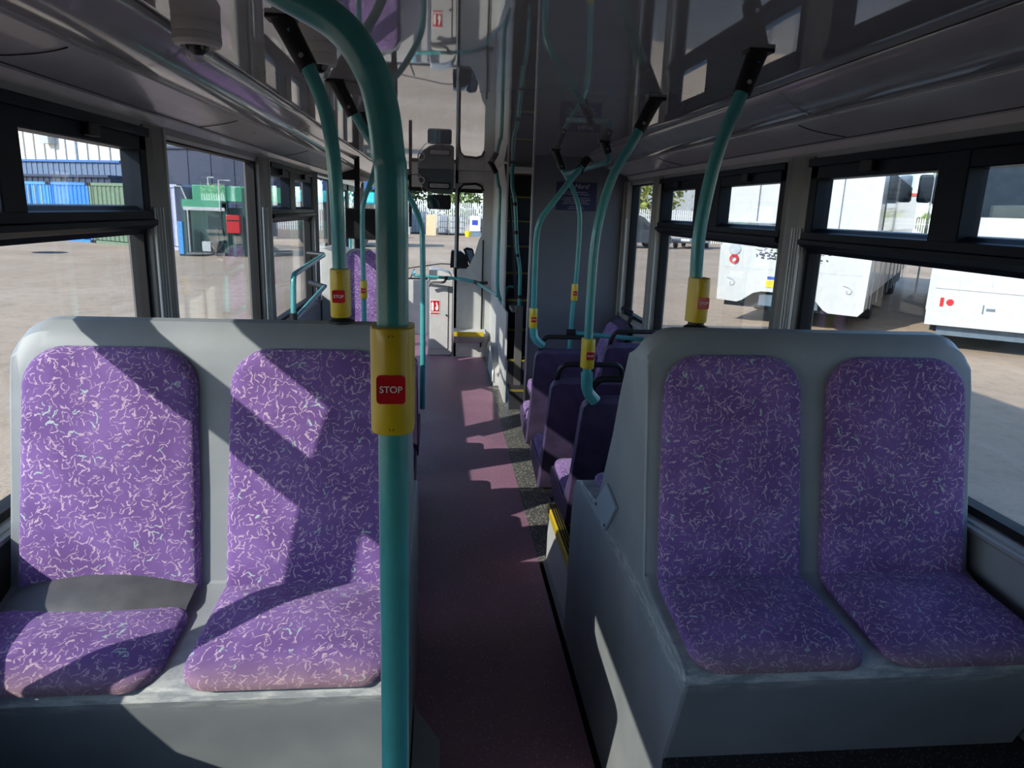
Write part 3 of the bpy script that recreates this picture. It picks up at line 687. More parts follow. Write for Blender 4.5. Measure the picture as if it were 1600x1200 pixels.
pole('teal grab pole mostly hidden behind the thick near pole, its black sleeve showing above left',
     [(-0.352, 2.50, 1.03), (-0.352, 2.52, 1.4), (-0.358, 2.56, 1.62), (-0.405, 2.59, 1.80), (-0.472, 2.59, 1.91), (-0.53, 2.58, 2.015)], 0.0160, None,
     ((-0.555, 2.57, 2.05), (-0.500, 2.585, 1.945)))
pole('slim teal pole with small yellow bell unit in front of the purple padded panel',
     [(-0.6889, 4.62, 0.05), (-0.6899, 4.62, 0.9516), (-0.6921, 4.62, 1.543), (-0.6781, 4.62, 1.682), (-0.6341, 4.62, 1.8), (-0.6029, 4.62, 1.919), (-0.5922, 4.566, 2.048)], 0.0155, (-0.6899, 4.62, 1.129),
     ((-0.5922, 4.512, 2.05), (-0.5997, 4.598, 1.951)), (-0.6889, 4.62, 0))
pole('slim sunlit teal grab pole just right of the thick near pole',
     [(-0.300, 4.05, 0.50), (-0.300, 4.05, 0.9), (-0.303, 4.05, 1.42), (-0.318, 4.05, 1.575), (-0.385, 3.95, 1.73), (-0.47, 3.75, 1.88), (-0.54, 3.50, 2.0)], 0.0155, None,
     ((-0.565, 3.4, 2.05), (-0.535, 3.5, 1.975)))
pole('teal grab pole rising from the aisle end of the shaded double seat',
     [(0.462, 1.775, 1.36), (0.455, 1.79, 1.50), (0.458, 1.80, 1.633), (0.482, 1.80, 1.80), (0.525, 1.80, 1.935), (0.555, 1.80, 2.02)], 0.0165, (0.461, 1.78, 1.442),
     ((0.565, 1.81, 2.05), (0.530, 1.80, 1.948)), (0.462, 1.778, 1.366), yaw=0.15)
p = pole('teal grab pole on the nearest dark purple aisle seat, bowed towards the ceiling',
     [(0.362, 2.6, 0.99), (0.357, 2.6, 1.10), (0.355, 2.6, 1.35), (0.362, 2.6, 1.58), (0.405, 2.6, 1.77), (0.47, 2.6, 1.895), (0.53, 2.6, 2.015)], 0.0165, (0.357, 2.6, 1.135),
     ((0.545, 2.6, 2.05), (0.492, 2.6, 1.94)), yaw=0.1)
m = MB(); m.tube([(0.358, 2.6, 1.06), (0.362, 2.602, 1.0), (0.372, 2.605, 0.975), (0.40, 2.61, 0.945)], 0.0225, 14); m.build('angled_socket', TEAL, p)
p = pole('teal grab pole on the front aisle seat, kinked sharply to the upper right',
     [(0.342, 4.06, 0.93), (0.336, 4.06, 1.06), (0.325, 4.0, 1.50), (0.335, 3.98, 1.60), (0.52, 3.98, 1.85), (0.56, 3.98, 1.895)], 0.0165, (0.334, 4.05, 1.05), None, smooth=False)
m = MB(); m.tube([(0.338, 4.06, 0.995), (0.345, 4.06, 0.94), (0.36, 4.06, 0.915), (0.40, 4.07, 0.885)], 0.023, 14); m.build('angled_socket', TEAL, p)
m = MB(); m.tube([(0.545, 3.98, 1.876), (0.60, 4.05, 1.935)], 0.024, 12); m.tube([(0.575, 4.02, 1.92), (0.66, 4.3, 1.94)], 0.022, 12); m.build('clamp', BLK, p)
pole('teal grab pole beside the navy notice, with a tiny yellow bell unit',
     [(0.7093, 4.864, 0.05), (0.7114, 4.864, 0.882), (0.7236, 4.833, 1.24), (0.7216, 4.813, 1.599), (0.6858, 4.813, 1.752), (0.6161, 4.813, 1.88), (0.5731, 4.864, 1.957)], 0.0155, (0.7185, 4.844, 1.118),
     ((0.5424, 4.864, 2.05), (0.5936, 4.833, 1.921)), (0.7093, 4.864, 0))
t = thing('ceiling_rail', 'short teal cross rail hung below the ceiling in front of the bulkhead', 'handrail', (0.6, 4.7, 1.9))
MB().tube(fillet([(0.585, 4.68, 1.885), (0.76, 4.18, 1.945), (0.722, 4.18, 2.03)], 0.05), 0.0155, 14).build('tube', TEAL, t)
bracket(t, (0.715, 4.18, 2.05), (0.745, 4.18, 1.985), 0.021)
t = thing('wall_rail', 'short teal horizontal rail running to the right wall behind the front seats', 'handrail', (0.9, 4.75, 0.83))
MB().tube([(0.69, 4.75, 0.85), (1.2, 4.75, 0.81)], 0.0155, 14).build('tube', TEAL, t)
m = MB(); m.tube([(0.655, 4.75, 0.852), (0.72, 4.75, 0.85)], 0.024, 12); m.build('clamp', BLK, t)
# left side guard rail beyond the windows
t = thing('guard_rail', 'looped teal guard rail below the left windows beyond the sunlit seat', 'handrail', (-1.05, 4.2, 1.0))
MB().tube(fillet([(-1.06, 5.40, 1.285), (-1.05, 4.24, 1.245), (-1.05, 4.20, 1.02), (-1.05, 4.20, 0.92)], 0.05), 0.0165, 16).build('upper_tube', TEAL, t)
MB().tube([(-1.05, 4.22, 0.985), (-1.06, 5.42, 1.055)], 0.0160, 14).build('lower_tube', TEAL, t)
m = MB(); m.tube([(-1.05, 4.20, 0.90), (-1.05, 4.20, 1.03)], 0.0225, 14); m.tube([(-1.06, 5.38, 1.053), (-1.18, 5.50, 1.07)], 0.021, 12); m.tube([(-1.06, 5.39, 1.285), (-1.18, 5.45, 1.29)], 0.021, 12); m.build('clamp', BLK, t)

# ================================================================== things farther forward
t = thing('padded_panel', 'purple moquette padded backrest panel on a frame near the front left', 'padded panel', (-0.73, 6.0, 0))
ol = rrect(-0.97, -0.54, 0.45, 1.29, (0.03, 0.09, 0.09, 0.03), 6)
pillow(ol, 0.03, lambda u, v, n: Vector((u, 6.0-n, v)), bulge=0.01, uvoff=(0.1, 0.0)).build('pad', FAB, t, ang=60)
m = MB(); m.prism(rrect(-0.985, -0.525, 0.43, 1.305, 0.09, 5), 'y', 5.995, 6.03); m.build('backing_board', WALLG, t)
m = MB(); m.box(-0.9, -0.86, 6.03, 6.06, 0, 2.05); m.box(-0.60, -0.56, 6.03, 6.06, 0, 2.05); m.build('post', BLK, t)
t = thing('information_panel', 'matt black rectangular panel above the purple padded panel', 'panel', (-0.7, 5.98, 1.38))
m = MB(); m.box(-0.965, -0.55, 5.93, 5.985, 1.385, 1.625); m.build('panel_face', BLK, t, bevel=0.004)
m = MB(); m.box(-0.95, -0.565, 5.926, 5.93, 1.40, 1.61); m.build('screen', DGREY if False else RUB, t)
t = thing('luggage_box', 'pale grey boxed ledge under the far left window, top lit by the sun', 'box', (-1.1, 5.8, 0))
m = MB(); m.prism([(-1.19, 0.0), (-0.93, 0.0), (-0.93, 1.17), (-1.0, 1.24), (-1.19, 1.30)], 'y', 6.07, 6.9); m.build('casing', CABP, t, bevel=0.02)
m = MB(); m.box(-1.05, -0.945, 6.062, 6.072, 0.1, 0.95); m.build('side_panel', BLK, t)

t = thing('notice', 'navy blue printed notice fixed high on the grey stairwell bulkhead', 'notice', (0.80, 5.43, 1.76))
m = MB(); m.box(0.652, 0.958, 5.434, 5.44, 1.665, 1.872); m.build('board', NAVY, t)
PALE = plain('pale_print', (0.36, 0.36, 0.45), 0.5, vary=0.02)
text('Hurd', 0.050, PALE, 'script_heading', t, face_south(0.838, 5.4335, 1.842), shear=0.35)
for sx_, (z, s_) in {}.items(): pass
lines = [('HOT DRINKS ARE STRICTLY', 1.797, 0.0135), ('NOT ALLOWED ON THIS VEHICLE', 1.782, 0.0125), ('PLEASE REMAIN SEATED UNTIL THE', 1.757, 0.0125), ('BUS COMES TO A STAND AND ENSURE', 1.743, 0.0125), ('SEAT BELTS AND BELONGINGS', 1.729, 0.0125), ('ARE KEPT CLEAR OF THE GANGWAY', 1.715, 0.0125), ('THANK YOU FOR', 1.692, 0.0135), ('TRAVELLING WITH US', 1.678, 0.0125)]
for b_, z, s_ in lines: text(b_, s_, PALE, 'printed_line', t, face_south(0.805, 5.4335, z), extrude=0.0003)

# ceiling camera domes
def dome(label, x, y, r=0.045):
    t = thing('camera_dome', label, 'security camera', (x, y, 2.05), group='ceiling camera domes')
    MB().lathe([(r, 0.0), (r, -0.021), (r*0.985, -0.0225), (r*0.985, -0.0245), (r*1.01, -0.026), (r*1.02, -0.041), (r*0.93, -0.050), (r*0.72, -0.053), (r*0.66, -0.047), (0.0, -0.045)], (x, y, 2.05), 'z', 40).build('housing', GREYP, t, ang=30)
    MB().lathe([(r*0.68, -0.048), (r*0.64, -0.064), (r*0.50, -0.077), (r*0.28, -0.085), (0.0, -0.088)], (x, y, 2.05), 'z', 32).build('clear_cover', GLASS, t, ang=180)
    MB().lathe([(r*0.50, -0.048), (r*0.42, -0.060), (r*0.22, -0.068), (0.0, -0.070)], (x, y, 2.05), 'z', 24).build('lens_unit', BLK, t, ang=180)
dome('round grey camera dome on the ceiling above the sunlit double seat', -0.775, 1.875, 0.054)
dome('small camera dome half hidden behind the black pole sleeve', -0.52, 2.03, 0.045)

# overhead console with vent ring and rear-view mirror at the front
t = thing('overhead_console', 'dark grey rounded ceiling console with a pale lens, ahead of the aisle', 'console', (-0.25, 8.0, 1.9))
m = MB(); m.prism([(-0.46, 2.05), (-0.46, 1.99), (-0.44, 1.93), (-0.40, 1.865), (-0.34, 1.82), (-0.27, 1.80), (-0.10, 1.80), (-0.075, 1.82), (-0.07, 2.05)], 'y', 7.92, 8.12); m.build('housing', DGREY, t, bevel=0.015)
m = MB(); m.prism(rrect(-0.345, -0.11, 1.845, 1.915, 0.015, 3), 'y', 7.905, 7.92); m.build('lens_surround', BLK, t)
m = MB(); m.prism(rrect(-0.33, -0.125, 1.858, 1.902, 0.012, 3), 'y', 7.90, 7.906); m.build('lens', plain('pale_lens', (0.4, 0.4, 0.4), 0.35), t)
m = MB(); m.tube([(-0.42+0.034*math.cos(math.radians(a)), 7.90, 1.93+0.034*math.sin(math.radians(a))) for a in range(0, 361, 20)], 0.007, 8, caps=False); m.build('ring', GREYP, t)
m = MB(); m.tube(crom([(-0.42, 7.9, 1.97), (-0.455, 7.9, 2.0), (-0.45, 7.9, 2.045)], 5), 0.004, 6); m.tube(crom([(-0.45, 7.9, 1.93), (-0.43, 7.9, 1.87), (-0.37, 7.9, 1.80), (-0.30, 7.9, 1.78)], 5), 0.004, 6); m.build('cable', GREYP, t)
t = thing('rear_view_mirror', 'rounded interior mirror hanging below the overhead console', 'mirror', (-0.22, 8.3, 1.72))
m = MB(); m.prism(rrect(-0.355, -0.10, 1.635, 1.79, 0.025, 4), 'y', 8.0, 8.03); m.build('mirror_frame', BLK, t, bevel=0.004)
MIR = plain('mirror_glass', (0.5, 0.48, 0.5), 0.02, metal=1.0, vary=0.0)
m = MB(); m.prism(rrect(-0.345, -0.11, 1.645, 1.78, 0.02, 4), 'y', 7.996, 7.9995); m.v = [v for v in m.v]; m.build('mirror_glass', MIR, t)
m = MB(); m.tube([(-0.2, 8.02, 1.78), (-0.2, 8.02, 1.797)], 0.012, 8); m.build('arm', BLK, t)

# cab front locker with the extinguisher sign, dash top, ticket machine
t = thing('equipment_locker', 'pale sunlit locker carrying a red and white extinguisher sign, in front of the windscreen', 'locker', (-0.23, 8.1, 0))
m = MB(); m.box(-0.345, -0.06, 8.06, 8.5, 0.0, 0.86); m.build('casing', CABP, t, bevel=0.012)
m = MB(); m.box(-0.325, -0.115, 8.05, 8.06, 0.08, 0.80); dr = m.build('door_panel', CABP, t, bevel=0.003)
m = MB(); m.lathe([(0, -0.01), (0.009, -0.01), (0.010, 0)], (-0.135, 8.05, 0.47), 'y', 12); m.build('lock', BLK, dr)
m = MB(); m.prism([(-0.35, 0.86), (-0.06, 0.86), (-0.10, 0.93), (-0.20, 0.965), (-0.33, 0.97)], 'y', 8.12, 8.5); m.build('sloping_top', CABP, t, bevel=0.01)
sg = thing('extinguisher_sign', 'small red and white fire extinguisher sign on the pale locker', 'sign', (-0.265, 8.045, 0.55))
m = MB(); m.box(-0.318, -0.212, 8.046, 8.049, 0.475, 0.64); m.build('sign_board', WHITE, sg)
m = MB(); m.box(-0.312, -0.218, 8.044, 8.0462, 0.51, 0.634); m.box(-0.312, -0.218, 8.044, 8.0462, 0.482, 0.497); m.build('red_field', RED, sg)
m = MB(); m.prism(rrect(-0.306, -0.277, 0.518, 0.612, 0.008, 3), 'y', 8.042, 8.0442); m.box(-0.296, -0.287, 8.042, 8.0442, 0.612, 0.624); m.prism([(-0.25, 0.52), (-0.228, 0.53), (-0.226, 0.56), (-0.236, 0.60), (-0.245, 0.622), (-0.256, 0.60), (-0.246, 0.575), (-0.262, 0.55)], 'y', 8.042, 8.0442); m.build('pictogram', WHITE, sg)
t = thing('cab_rail', 'looped teal handrail around the pale locker and along the cab door', 'handrail', (-0.2, 7.8, 0.9))
MB().tube(fillet([(-0.50, 8.3, 0.93), (-0.50, 7.95, 0.92), (-0.18, 7.92, 0.905), (-0.13, 7.95, 0.90)], 0.05), 0.017, 12).build('loop_tube', TEAL, t)
MB().tube(crom([(-0.12, 7.9, 0.905), (0.04, 7.86, 0.895), (0.18, 7.82, 0.875)], 6), 0.018, 12).build('door_tube', TEAL, t)
MB().tube([(0.20, 7.7, 0.87), (0.335, 6.72, 0.86)], 0.016, 12).build('side_tube', TEAL, t)
m = MB(); m.lathe([(0.022, -0.03), (0.022, 0.03)], (-0.125, 7.93, 0.90), 'x', 12); m.tube([(0.17, 7.83, 0.875), (0.21, 7.68, 0.87)], 0.022, 12); m.tube([(0.20, 7.7, 0.875), (0.30, 7.8, 0.87)], 0.018, 8); m.build('clamp', BLK, t)
m = MB(); m.tube(fillet([(-0.33, 7.99, 0.80), (-0.31, 7.96, 0.85), (-0.16, 7.94, 0.85), (-0.14, 7.94, 0.90)], 0.03), 0.014, 10); m.build('support_tube', PILL, t)
t = thing('ticket_machine', 'black ticket machine with a tilted keypad on the cab desk', 'ticket machine', (0.08, 8.35, 0.95))
m = MB(); m.box(-0.055, 0.16, 8.25, 8.6, 0.90, 0.99); m.build('desk', DGREY, t, bevel=0.01)
m = MB(); m.prism([(-0.095, 0.99), (-0.085, 1.17), (-0.07, 1.185), (0.03, 1.175), (0.10, 1.12), (0.12, 0.99)], 'y', 8.25, 8.45); m.build('printer_body', BLK, t, bevel=0.012)
m = MB(); m.prism([(0.05, 1.20), (0.09, 1.225), (0.15, 1.215), (0.165, 1.20), (0.20, 1.04), (0.13, 1.02)], 'y', 8.22, 8.27); hd = m.build('keypad_head', BLK, t, bevel=0.008)
m = MB(); m.prism([(0.082, 1.195), (0.148, 1.195), (0.175, 1.07), (0.132, 1.05)], 'y', 8.214, 8.221); m.build('display', plain('dim_display', (0.10, 0.14, 0.20), 0.25), hd)
# teal rails at the stair mouth
t = thing('stair_grab_pole', 'teal upright pole bolted to the stair side wall, bent at top', 'grab pole', (0.3, 6.55, 0.8), group='teal grab poles')
MB().tube(crom([(0.275, 6.5, 1.98), (0.298, 6.5, 1.86), (0.312, 6.5, 1.78), (0.312, 6.5, 1.2), (0.318, 6.5, 0.95), (0.348, 6.52, 0.84)], 6), 0.0165, 14).build('tube', TEAL, t)
m = MB(); m.tube([(0.225, 6.5, 2.05), (0.275, 6.5, 1.965)], 0.024, 12); m.box(0.20, 0.25, 6.47, 6.53, 2.04, 2.0505); m.build('ceiling_bracket', BLK, t)
MB().tube(fillet([(0.348, 6.52, 0.845), (0.365, 6.5, 0.80), (0.40, 6.45, 0.98), (0.50, 6.45, 0.97)], 0.04), 0.014, 12).build('hooked_tube', TEAL, t)
t = thing('stair_handrail', 'teal jointed handrail at the mouth of the dark staircase', 'handrail', (0.5, 6.3, 0.8))
MB().tube(crom([(0.40, 6.3, 2.04), (0.402, 6.3, 1.86), (0.43, 6.3, 1.72), (0.46, 6.3, 1.35), (0.495, 6.3, 1.12), (0.50, 6.3, 0.78)], 6), 0.0165, 14).build('tube', TEAL, t)
for a_, b_ in (((0.432, 6.3, 1.72), (0.434, 6.3, 1.69)), ((0.449, 6.3, 1.48), (0.451, 6.3, 1.45)), ((0.466, 6.3, 1.28), (0.470, 6.3, 1.255)), ((0.50, 6.3, 0.92), (0.50, 6.3, 0.89))): MB().tube([a_, b_], 0.020, 12).build('joint_collar', BLK, t)
t = thing('slanted_post', 'dark slanting post between the two stair handrails', 'post', (0.42, 6.4, 0.8))
m = MB(); m.tube([(0.35, 6.42, 2.04), (0.40, 6.42, 1.7), (0.485, 6.42, 0.83)], 0.014, 10); m.build('tube', BLK, t)

# ================================================================== THE YARD
GZ = -0.35
m = MB(); m.add([(-220, -120, GZ), (220, -120, GZ), (220, 260, GZ), (-220, 260, GZ)], [(0, 1, 2, 3)]); struct(m.build('ground', GROUND))
TYRE = plain('tyre_rubber', (0.02, 0.02, 0.02), 0.8)
def wheel(root, x, y, r, w=0.22, rim=METAL):
    o = MB().lathe([(r*0.62, -w/2), (r*0.95, -w/2), (r, -w*0.35), (r, w*0.35), (r*0.95, w/2), (r*0.62, w/2), (r*0.62, -w/2)], (x, y, r), 'x', 28).build('tyre', TYRE, root)
    h = MB(); h.lathe([(0, -w*0.42), (r*0.2, -w*0.45), (r*0.55, -w*0.3), (r*0.62, -w*0.45)], (x, y, r), 'x', 20); h.lathe([(0, w*0.42), (r*0.2, w*0.45), (r*0.55, w*0.3), (r*0.62, w*0.45)], (x, y, r), 'x', 20)
    h.build('hub', rim, o)
CW = plain('white_coachwork', (0.53, 0.525, 0.50), 0.3, coat=0.5, vary=0.03)
LGREY = plain('light_grey_trim', (0.42, 0.44, 0.46), 0.4)
DARKW = plain('dark_glazing', (0.02, 0.03, 0.04), 0.06, coat=0.5)
AMB = plain('amber_lens', (0.7, 0.3, 0.02), 0.3)
PLATE = plain('yellow_number_plate', (0.80, 0.50, 0.03), 0.5)
UND = plain('underbody', (0.03, 0.033, 0.04), 0.8)
SLATE = plain('slate_blue_bumper', (0.10, 0.14, 0.18), 0.5)
def coach(label, x, y, yaw, kind):
    """local frame: x across the rear 0..2.5, y along the vehicle 0..11, z from the ground; rear at y=0"""
    t = thing('coach', label, 'coach', (x, y, GZ), group=None, rotz=yaw)
    W, L, H = 2.5, 11.0, 3.35
    m = MB(); m.prism(rrect(0, W, 0.62, H, (0.05, 0.30, 0.30, 0.05), 6), 'y', 0.04, L, sm=True); m.build('body', CW, t, bevel=0.05, ang=50)
    if kind == 0:
        lower = [(0.02, 0.42), (0.38, 0.40), (0.46, 0.43), (0.66, 0.58), (0.80, 0.62), (1.50, 0.62), (1.68, 0.56), (1.86, 0.38), (1.94, 0.34), (2.40, 0.33), (2.48, 0.42), (2.50, 1.40), (0.0, 1.40)]
    else:
        lower = [(0.02, 0.42), (2.48, 0.42), (2.50, 1.25), (0.0, 1.25)]
    m = MB(); m.prism(lower, 'y', -0.10, 0.5); m.build('rear_bumper', CW, t, bevel=0.05, bseg=3)
    m = MB(); m.box(0.10, 2.40, 0.15, L-0.4, 0.30, 0.64); m.build('underside', UND, t)
    m = MB(); m.box(W-0.005, W+0.012, 0.9, L-0.5, 1.75, 2.75); m.box(-0.012, 0.005, 0.9, L-0.5, 1.75, 2.75); m.build('side_windows', DARKW, t)
    m = MB()
    for k in range(8): m.box(W, W+0.012, 0.6+k*1.25, 0.62+k*1.25, 0.4, 1.65)
    m.box(W, W+0.01, 0.3, L-0.3, 1.60, 1.62); m.build('locker_seams', LGREY, t)
    for yw in (2.6, 8.8):
        wheel(t, 0.22, yw, 0.48); wheel(t, W-0.22, yw, 0.48)
    if kind == 0:
        m = MB(); m.box(0.02, 1.30, -0.005, 0.045, 1.80, 1.83); m.box(0.55, 0.56, -0.002, 0.045, 1.40, 3.1); m.box(1.9, 1.91, -0.002, 0.045, 1.45, 3.2); m.box(0.1, 2.4, -0.102, -0.095, 1.00, 1.012); m.box(0.42, 2.1, -0.102, -0.09, 1.395, 1.41); m.build('panel_seam', LGREY, t)
        m = MB(); m.prism([(1.25, 1.80), (1.50, 1.80), (1.50, 1.55), (1.42, 1.50), (1.34, 1.56)], 'y', -0.004, 0.045); m.build('side_flash', LGREY, t)
        m = MB(); m.box(1.66, 1.95, -0.01, 0.04, 1.66, 1.74); m.build('vent_grille', LGREY, t)
        for xx in (0.27, 2.22):
            m = MB(); m.lathe([(0, -0.02), (0.09, -0.02), (0.11, 0.0)], (xx, -0.10 if xx < 1 else 0.03, 1.33 if xx < 1 else 1.53), 'y', 20); m.build('lamp_surround', LGREY, t)
            m = MB(); m.lathe([(0.045, -0.035), (0.075, -0.035), (0.085, -0.01)], (xx, -0.11 if xx < 1 else -0.0, 1.16 if xx < 1 else 1.50), 'y', 20); m.build('tail_lamp', RED, t)
            m = MB(); m.tube([(xx-0.10, -0.105, 0.83), (xx, -0.105, 0.80), (xx+0.045, -0.105, 0.75), (xx+0.025, -0.105, 0.70), (xx-0.03, -0.105, 0.70), (xx-0.04, -0.105, 0.75)], 0.012, 6); m.build('fog_lamp_rim', LGREY, t)
        m = MB(); rr = random.Random(3)
        for k in range(70):     # flaking remains of a dark decal
            a, b = 0.62+rr.random()*0.40, 1.18+rr.random()*0.26
            m.box(a, a+0.015+rr.random()*0.04, -0.103, -0.100, b, b+0.01+rr.random()*0.02)
        for k in range(26):
            a, b = 1.1+rr.random()*0.8, 1.16+rr.random()*0.28
            m.box(a, a+0.015+rr.random()*0.05, -0.103, -0.100, b, b+0.008+rr.random()*0.02)
        o = m.build('flaking_decal', BLK, t)
        m = MB(); m.box(0.86, 1.36, -0.112, -0.100, 0.70, 0.82); pl_ = m.build('number_plate', PLATE, t)
        m = MB(); m.box(0.88, 1.05, -0.108, -0.100, 0.84, 0.89); m.build('blue_sticker', plain('blue_sticker', (0.03, 0.08, 0.4), 0.5), t)
        m = MB(); m.box(0.75, 1.75, 0.0, 0.15, 0.36, 0.56); m.build('tow_beam', SLATE, t)
    else:
        m = MB(); m.prism(rrect(0.16, 2.34, 2.15, 3.1, 0.12, 4), 'y', 0.025, 0.05); m.build('rear_window', DARKW, t)
        rr = random.Random(5); m = MB(); m.box(0.05, 2.45, 0.02, 0.05, 1.66, 1.76); m.build('waist_band', SLATE, t)
        m = MB(); m.tube([(0.10, -0.104, 1.02), (2.4, -0.104, 0.98)], 0.008, 6); m.box(0.42, 0.43, -0.103, -0.095, 0.95, 1.25); m.box(0.85, 0.86, -0.103, -0.095, 0.95, 1.25); m.box(1.4, 1.41, -0.103, -0.095, 0.95, 1.25); m.build('panel_seam', LGREY, t)
        m = MB(); m.lathe([(0, -0.02), (0.045, -0.02), (0.055, 0.0)], (0.33, -0.10, 0.80), 'y', 20); m.build('tail_lamp', RED, t)
        m = MB(); m.box(0.19, 0.24, -0.112, -0.09, 0.73, 0.87); m.build('reflector', RED, t)
        m = MB(); m.box(0.78, 0.80, -0.108, -0.09, 0.66, 0.80); m.box(0.83, 0.95, -0.108, -0.09, 0.71, 0.75); m.build('badge', SLATE, t)
        m = MB(); m.box(1.45, 2.4, -0.104, -0.09, 1.16, 1.175); m.build('yellow_line', YEL, t)
        m = MB(); m.box(0.2, 2.3, 0.05, 0.2, 0.25, 0.44); m.build('lower_valance', SLATE, t)
    return t
c1_ = coach('white coach seen from behind through the right windows, with a yellow number plate', 5.26, 13.65, -math.radians(37), 0)
c1_.scale = (1.07, 1.07, 1.07)
coach('white coach at the far right, with dark rear window and round red tail lamp', 7.75, 10.95, -math.radians(37), 1)
# twin mirrors of a parked vehicle on a pale stalk
t = thing('mirror_arm', 'pair of dark vehicle mirrors on a thin pale stalk behind the coaches', 'mirror', (14.2, 20.5, GZ))
m = MB(); m.prism(rrect(13.15, 13.51, 2.25, 3.02, 0.08, 3), 'y', 19.45, 19.55); m.build('mirror_housing', DARKW, t)
m = MB(); m.prism(rrect(13.61, 14.03, 2.22, 3.05, 0.08, 3), 'y', 19.45, 19.55); m.build('mirror_housing', DARKW, t)
m = MB(); m.tube([(13.56, 19.5, GZ), (13.56, 19.5, 3.15), (13.35, 19.5, 3.25)], 0.025, 8); m.build('stalk', LGREY, t)

def car(label, x, y, yaw, prof, W, paint, L, name='car', cat='car', wr=0.34, glass=None, plate=False, wheels=(0.85, 3.6)):
    t = thing(name, label, cat, (x, y, GZ), rotz=yaw)
    m = MB(); m.prism(prof, 'x', 0, W); m.build('body', paint, t, bevel=0.06, bseg=3)
    if glass:
        m = MB(); m.prism(glass, 'x', -0.008, W+0.008); m.build('side_glass', DARKW, t)
    for yw in wheels:
        wheel(t, 0.10, yw, wr, 0.2); wheel(t, W-0.10, yw, wr, 0.2)
    return t
VAN = [(0.0, 0.35), (0.0, 1.1), (0.08, 1.85), (0.25, 1.97), (2.9, 1.97), (3.2, 1.85), (3.95, 1.15), (4.75, 0.95), (4.95, 0.75), (4.98, 0.35)]
VG = [(2.35, 1.15), (2.35, 1.75), (3.0, 1.75), (3.65, 1.15)]
BPAINT = plain('black_car_paint', (0.035, 0.045, 0.06), 0.2, coat=0.8)
v = car('dark grey van parked by the palisade fence, seen through the narrow right window', 10.2, 43.6, -math.radians(90)+0.0, VAN, 1.95, BPAINT, 5, 'van', 'van', 0.36, VG, wheels=(0.95, 4.0))
v.location = (8.9, 45.3, GZ)
m = MB(); m.prism([(0, 1.2), (0.02, 1.75), (0.2, 1.8), (0.25, 1.2)], 'x', 0.15, 1.8)
HB = [(0.0, 0.35), (0.02, 0.95), (0.35, 1.05), (0.75, 1.45), (2.6, 1.48), (3.2, 1.05), (4.1, 0.92), (4.25, 0.7), (4.25, 0.35)]
HG = [(0.55, 1.05), (0.85, 1.36), (2.45, 1.38), (2.95, 1.05)]
c2 = car('black car facing the bus beside the dark van', 18.0, 47.6, math.radians(150), HB, 1.75, BPAINT, 4.2, 'car', 'car', 0.32, HG, wheels=(0.8, 3.4))
m = MB(); m.box(0.6, 1.15, 4.25, 4.28, 0.5, 0.62); m.build('front_plate', WHITE, c2, world=False)
c3 = car('dark hatchback half hidden behind the white coach in the far yard', 19.6, 49.5, math.radians(-95), HB, 1.75, BPAINT, 4.2, 'car', 'car', 0.32, HG, wheels=(0.8, 3.4))

# palisade fence: one run, posts and pale panels
PALE_F = plain('galvanised_pales', (0.62, 0.62, 0.60), 0.5, vary=0.1)
def fence(label, p0, p1, h=2.5):
    p0, p1 = Vector((*p0, GZ)), Vector((*p1, GZ)); d = (p1-p0); L = d.length; d.normalize(); nn = Vector((-d.y, d.x, 0))
    t = thing('palisade_fence', label, 'fence', tuple(p0), group=None)
    m = MB(); k = 0.0
    while k < L:
        c = p0+d*k; w = 0.045
        a, b = c-d*w, c+d*w
        q = [a, b, b+nn*0.02, a+nn*0.02]
        vs = q+[v+Vector((0, 0, h-0.12)) for v in q]+[(c+nn*0.01)+Vector((0, 0, h))]
        m.add(vs, [(0, 1, 5, 4), (1, 2, 6, 5), (2, 3, 7, 6), (3, 0, 4, 7), (4, 5, 8), (5, 6, 8), (6, 7, 8), (7, 4, 8)])
        k += 0.165
    m.build('pales', PALE_F, t)
    m = MB()
    for z in (0.35, h-0.5):
        a, b = p0+Vector((0, 0, z))+nn*0.03, p1+Vector((0, 0, z))+nn*0.03
        m.add([a, b, b+nn*0.04, a+nn*0.04, a+Vector((0, 0, 0.06)), b+Vector((0, 0, 0.06)), b+nn*0.04+Vector((0, 0, 0.06)), a+nn*0.04+Vector((0, 0, 0.06))], [(0, 1, 5, 4), (1, 2, 6, 5), (2, 3, 7, 6), (3, 0, 4, 7), (4, 5, 6, 7), (0, 3, 2, 1)])
    m.build('rails', PALE_F, t)
    return t
fence('pale steel palisade fence running right behind the parked van and coaches', (8.0, 57.5), (62, 44))
fence('pale steel palisade fence beyond the windscreen, behind the bins and tanks', (-15.5, 60), (7.8, 57.6))

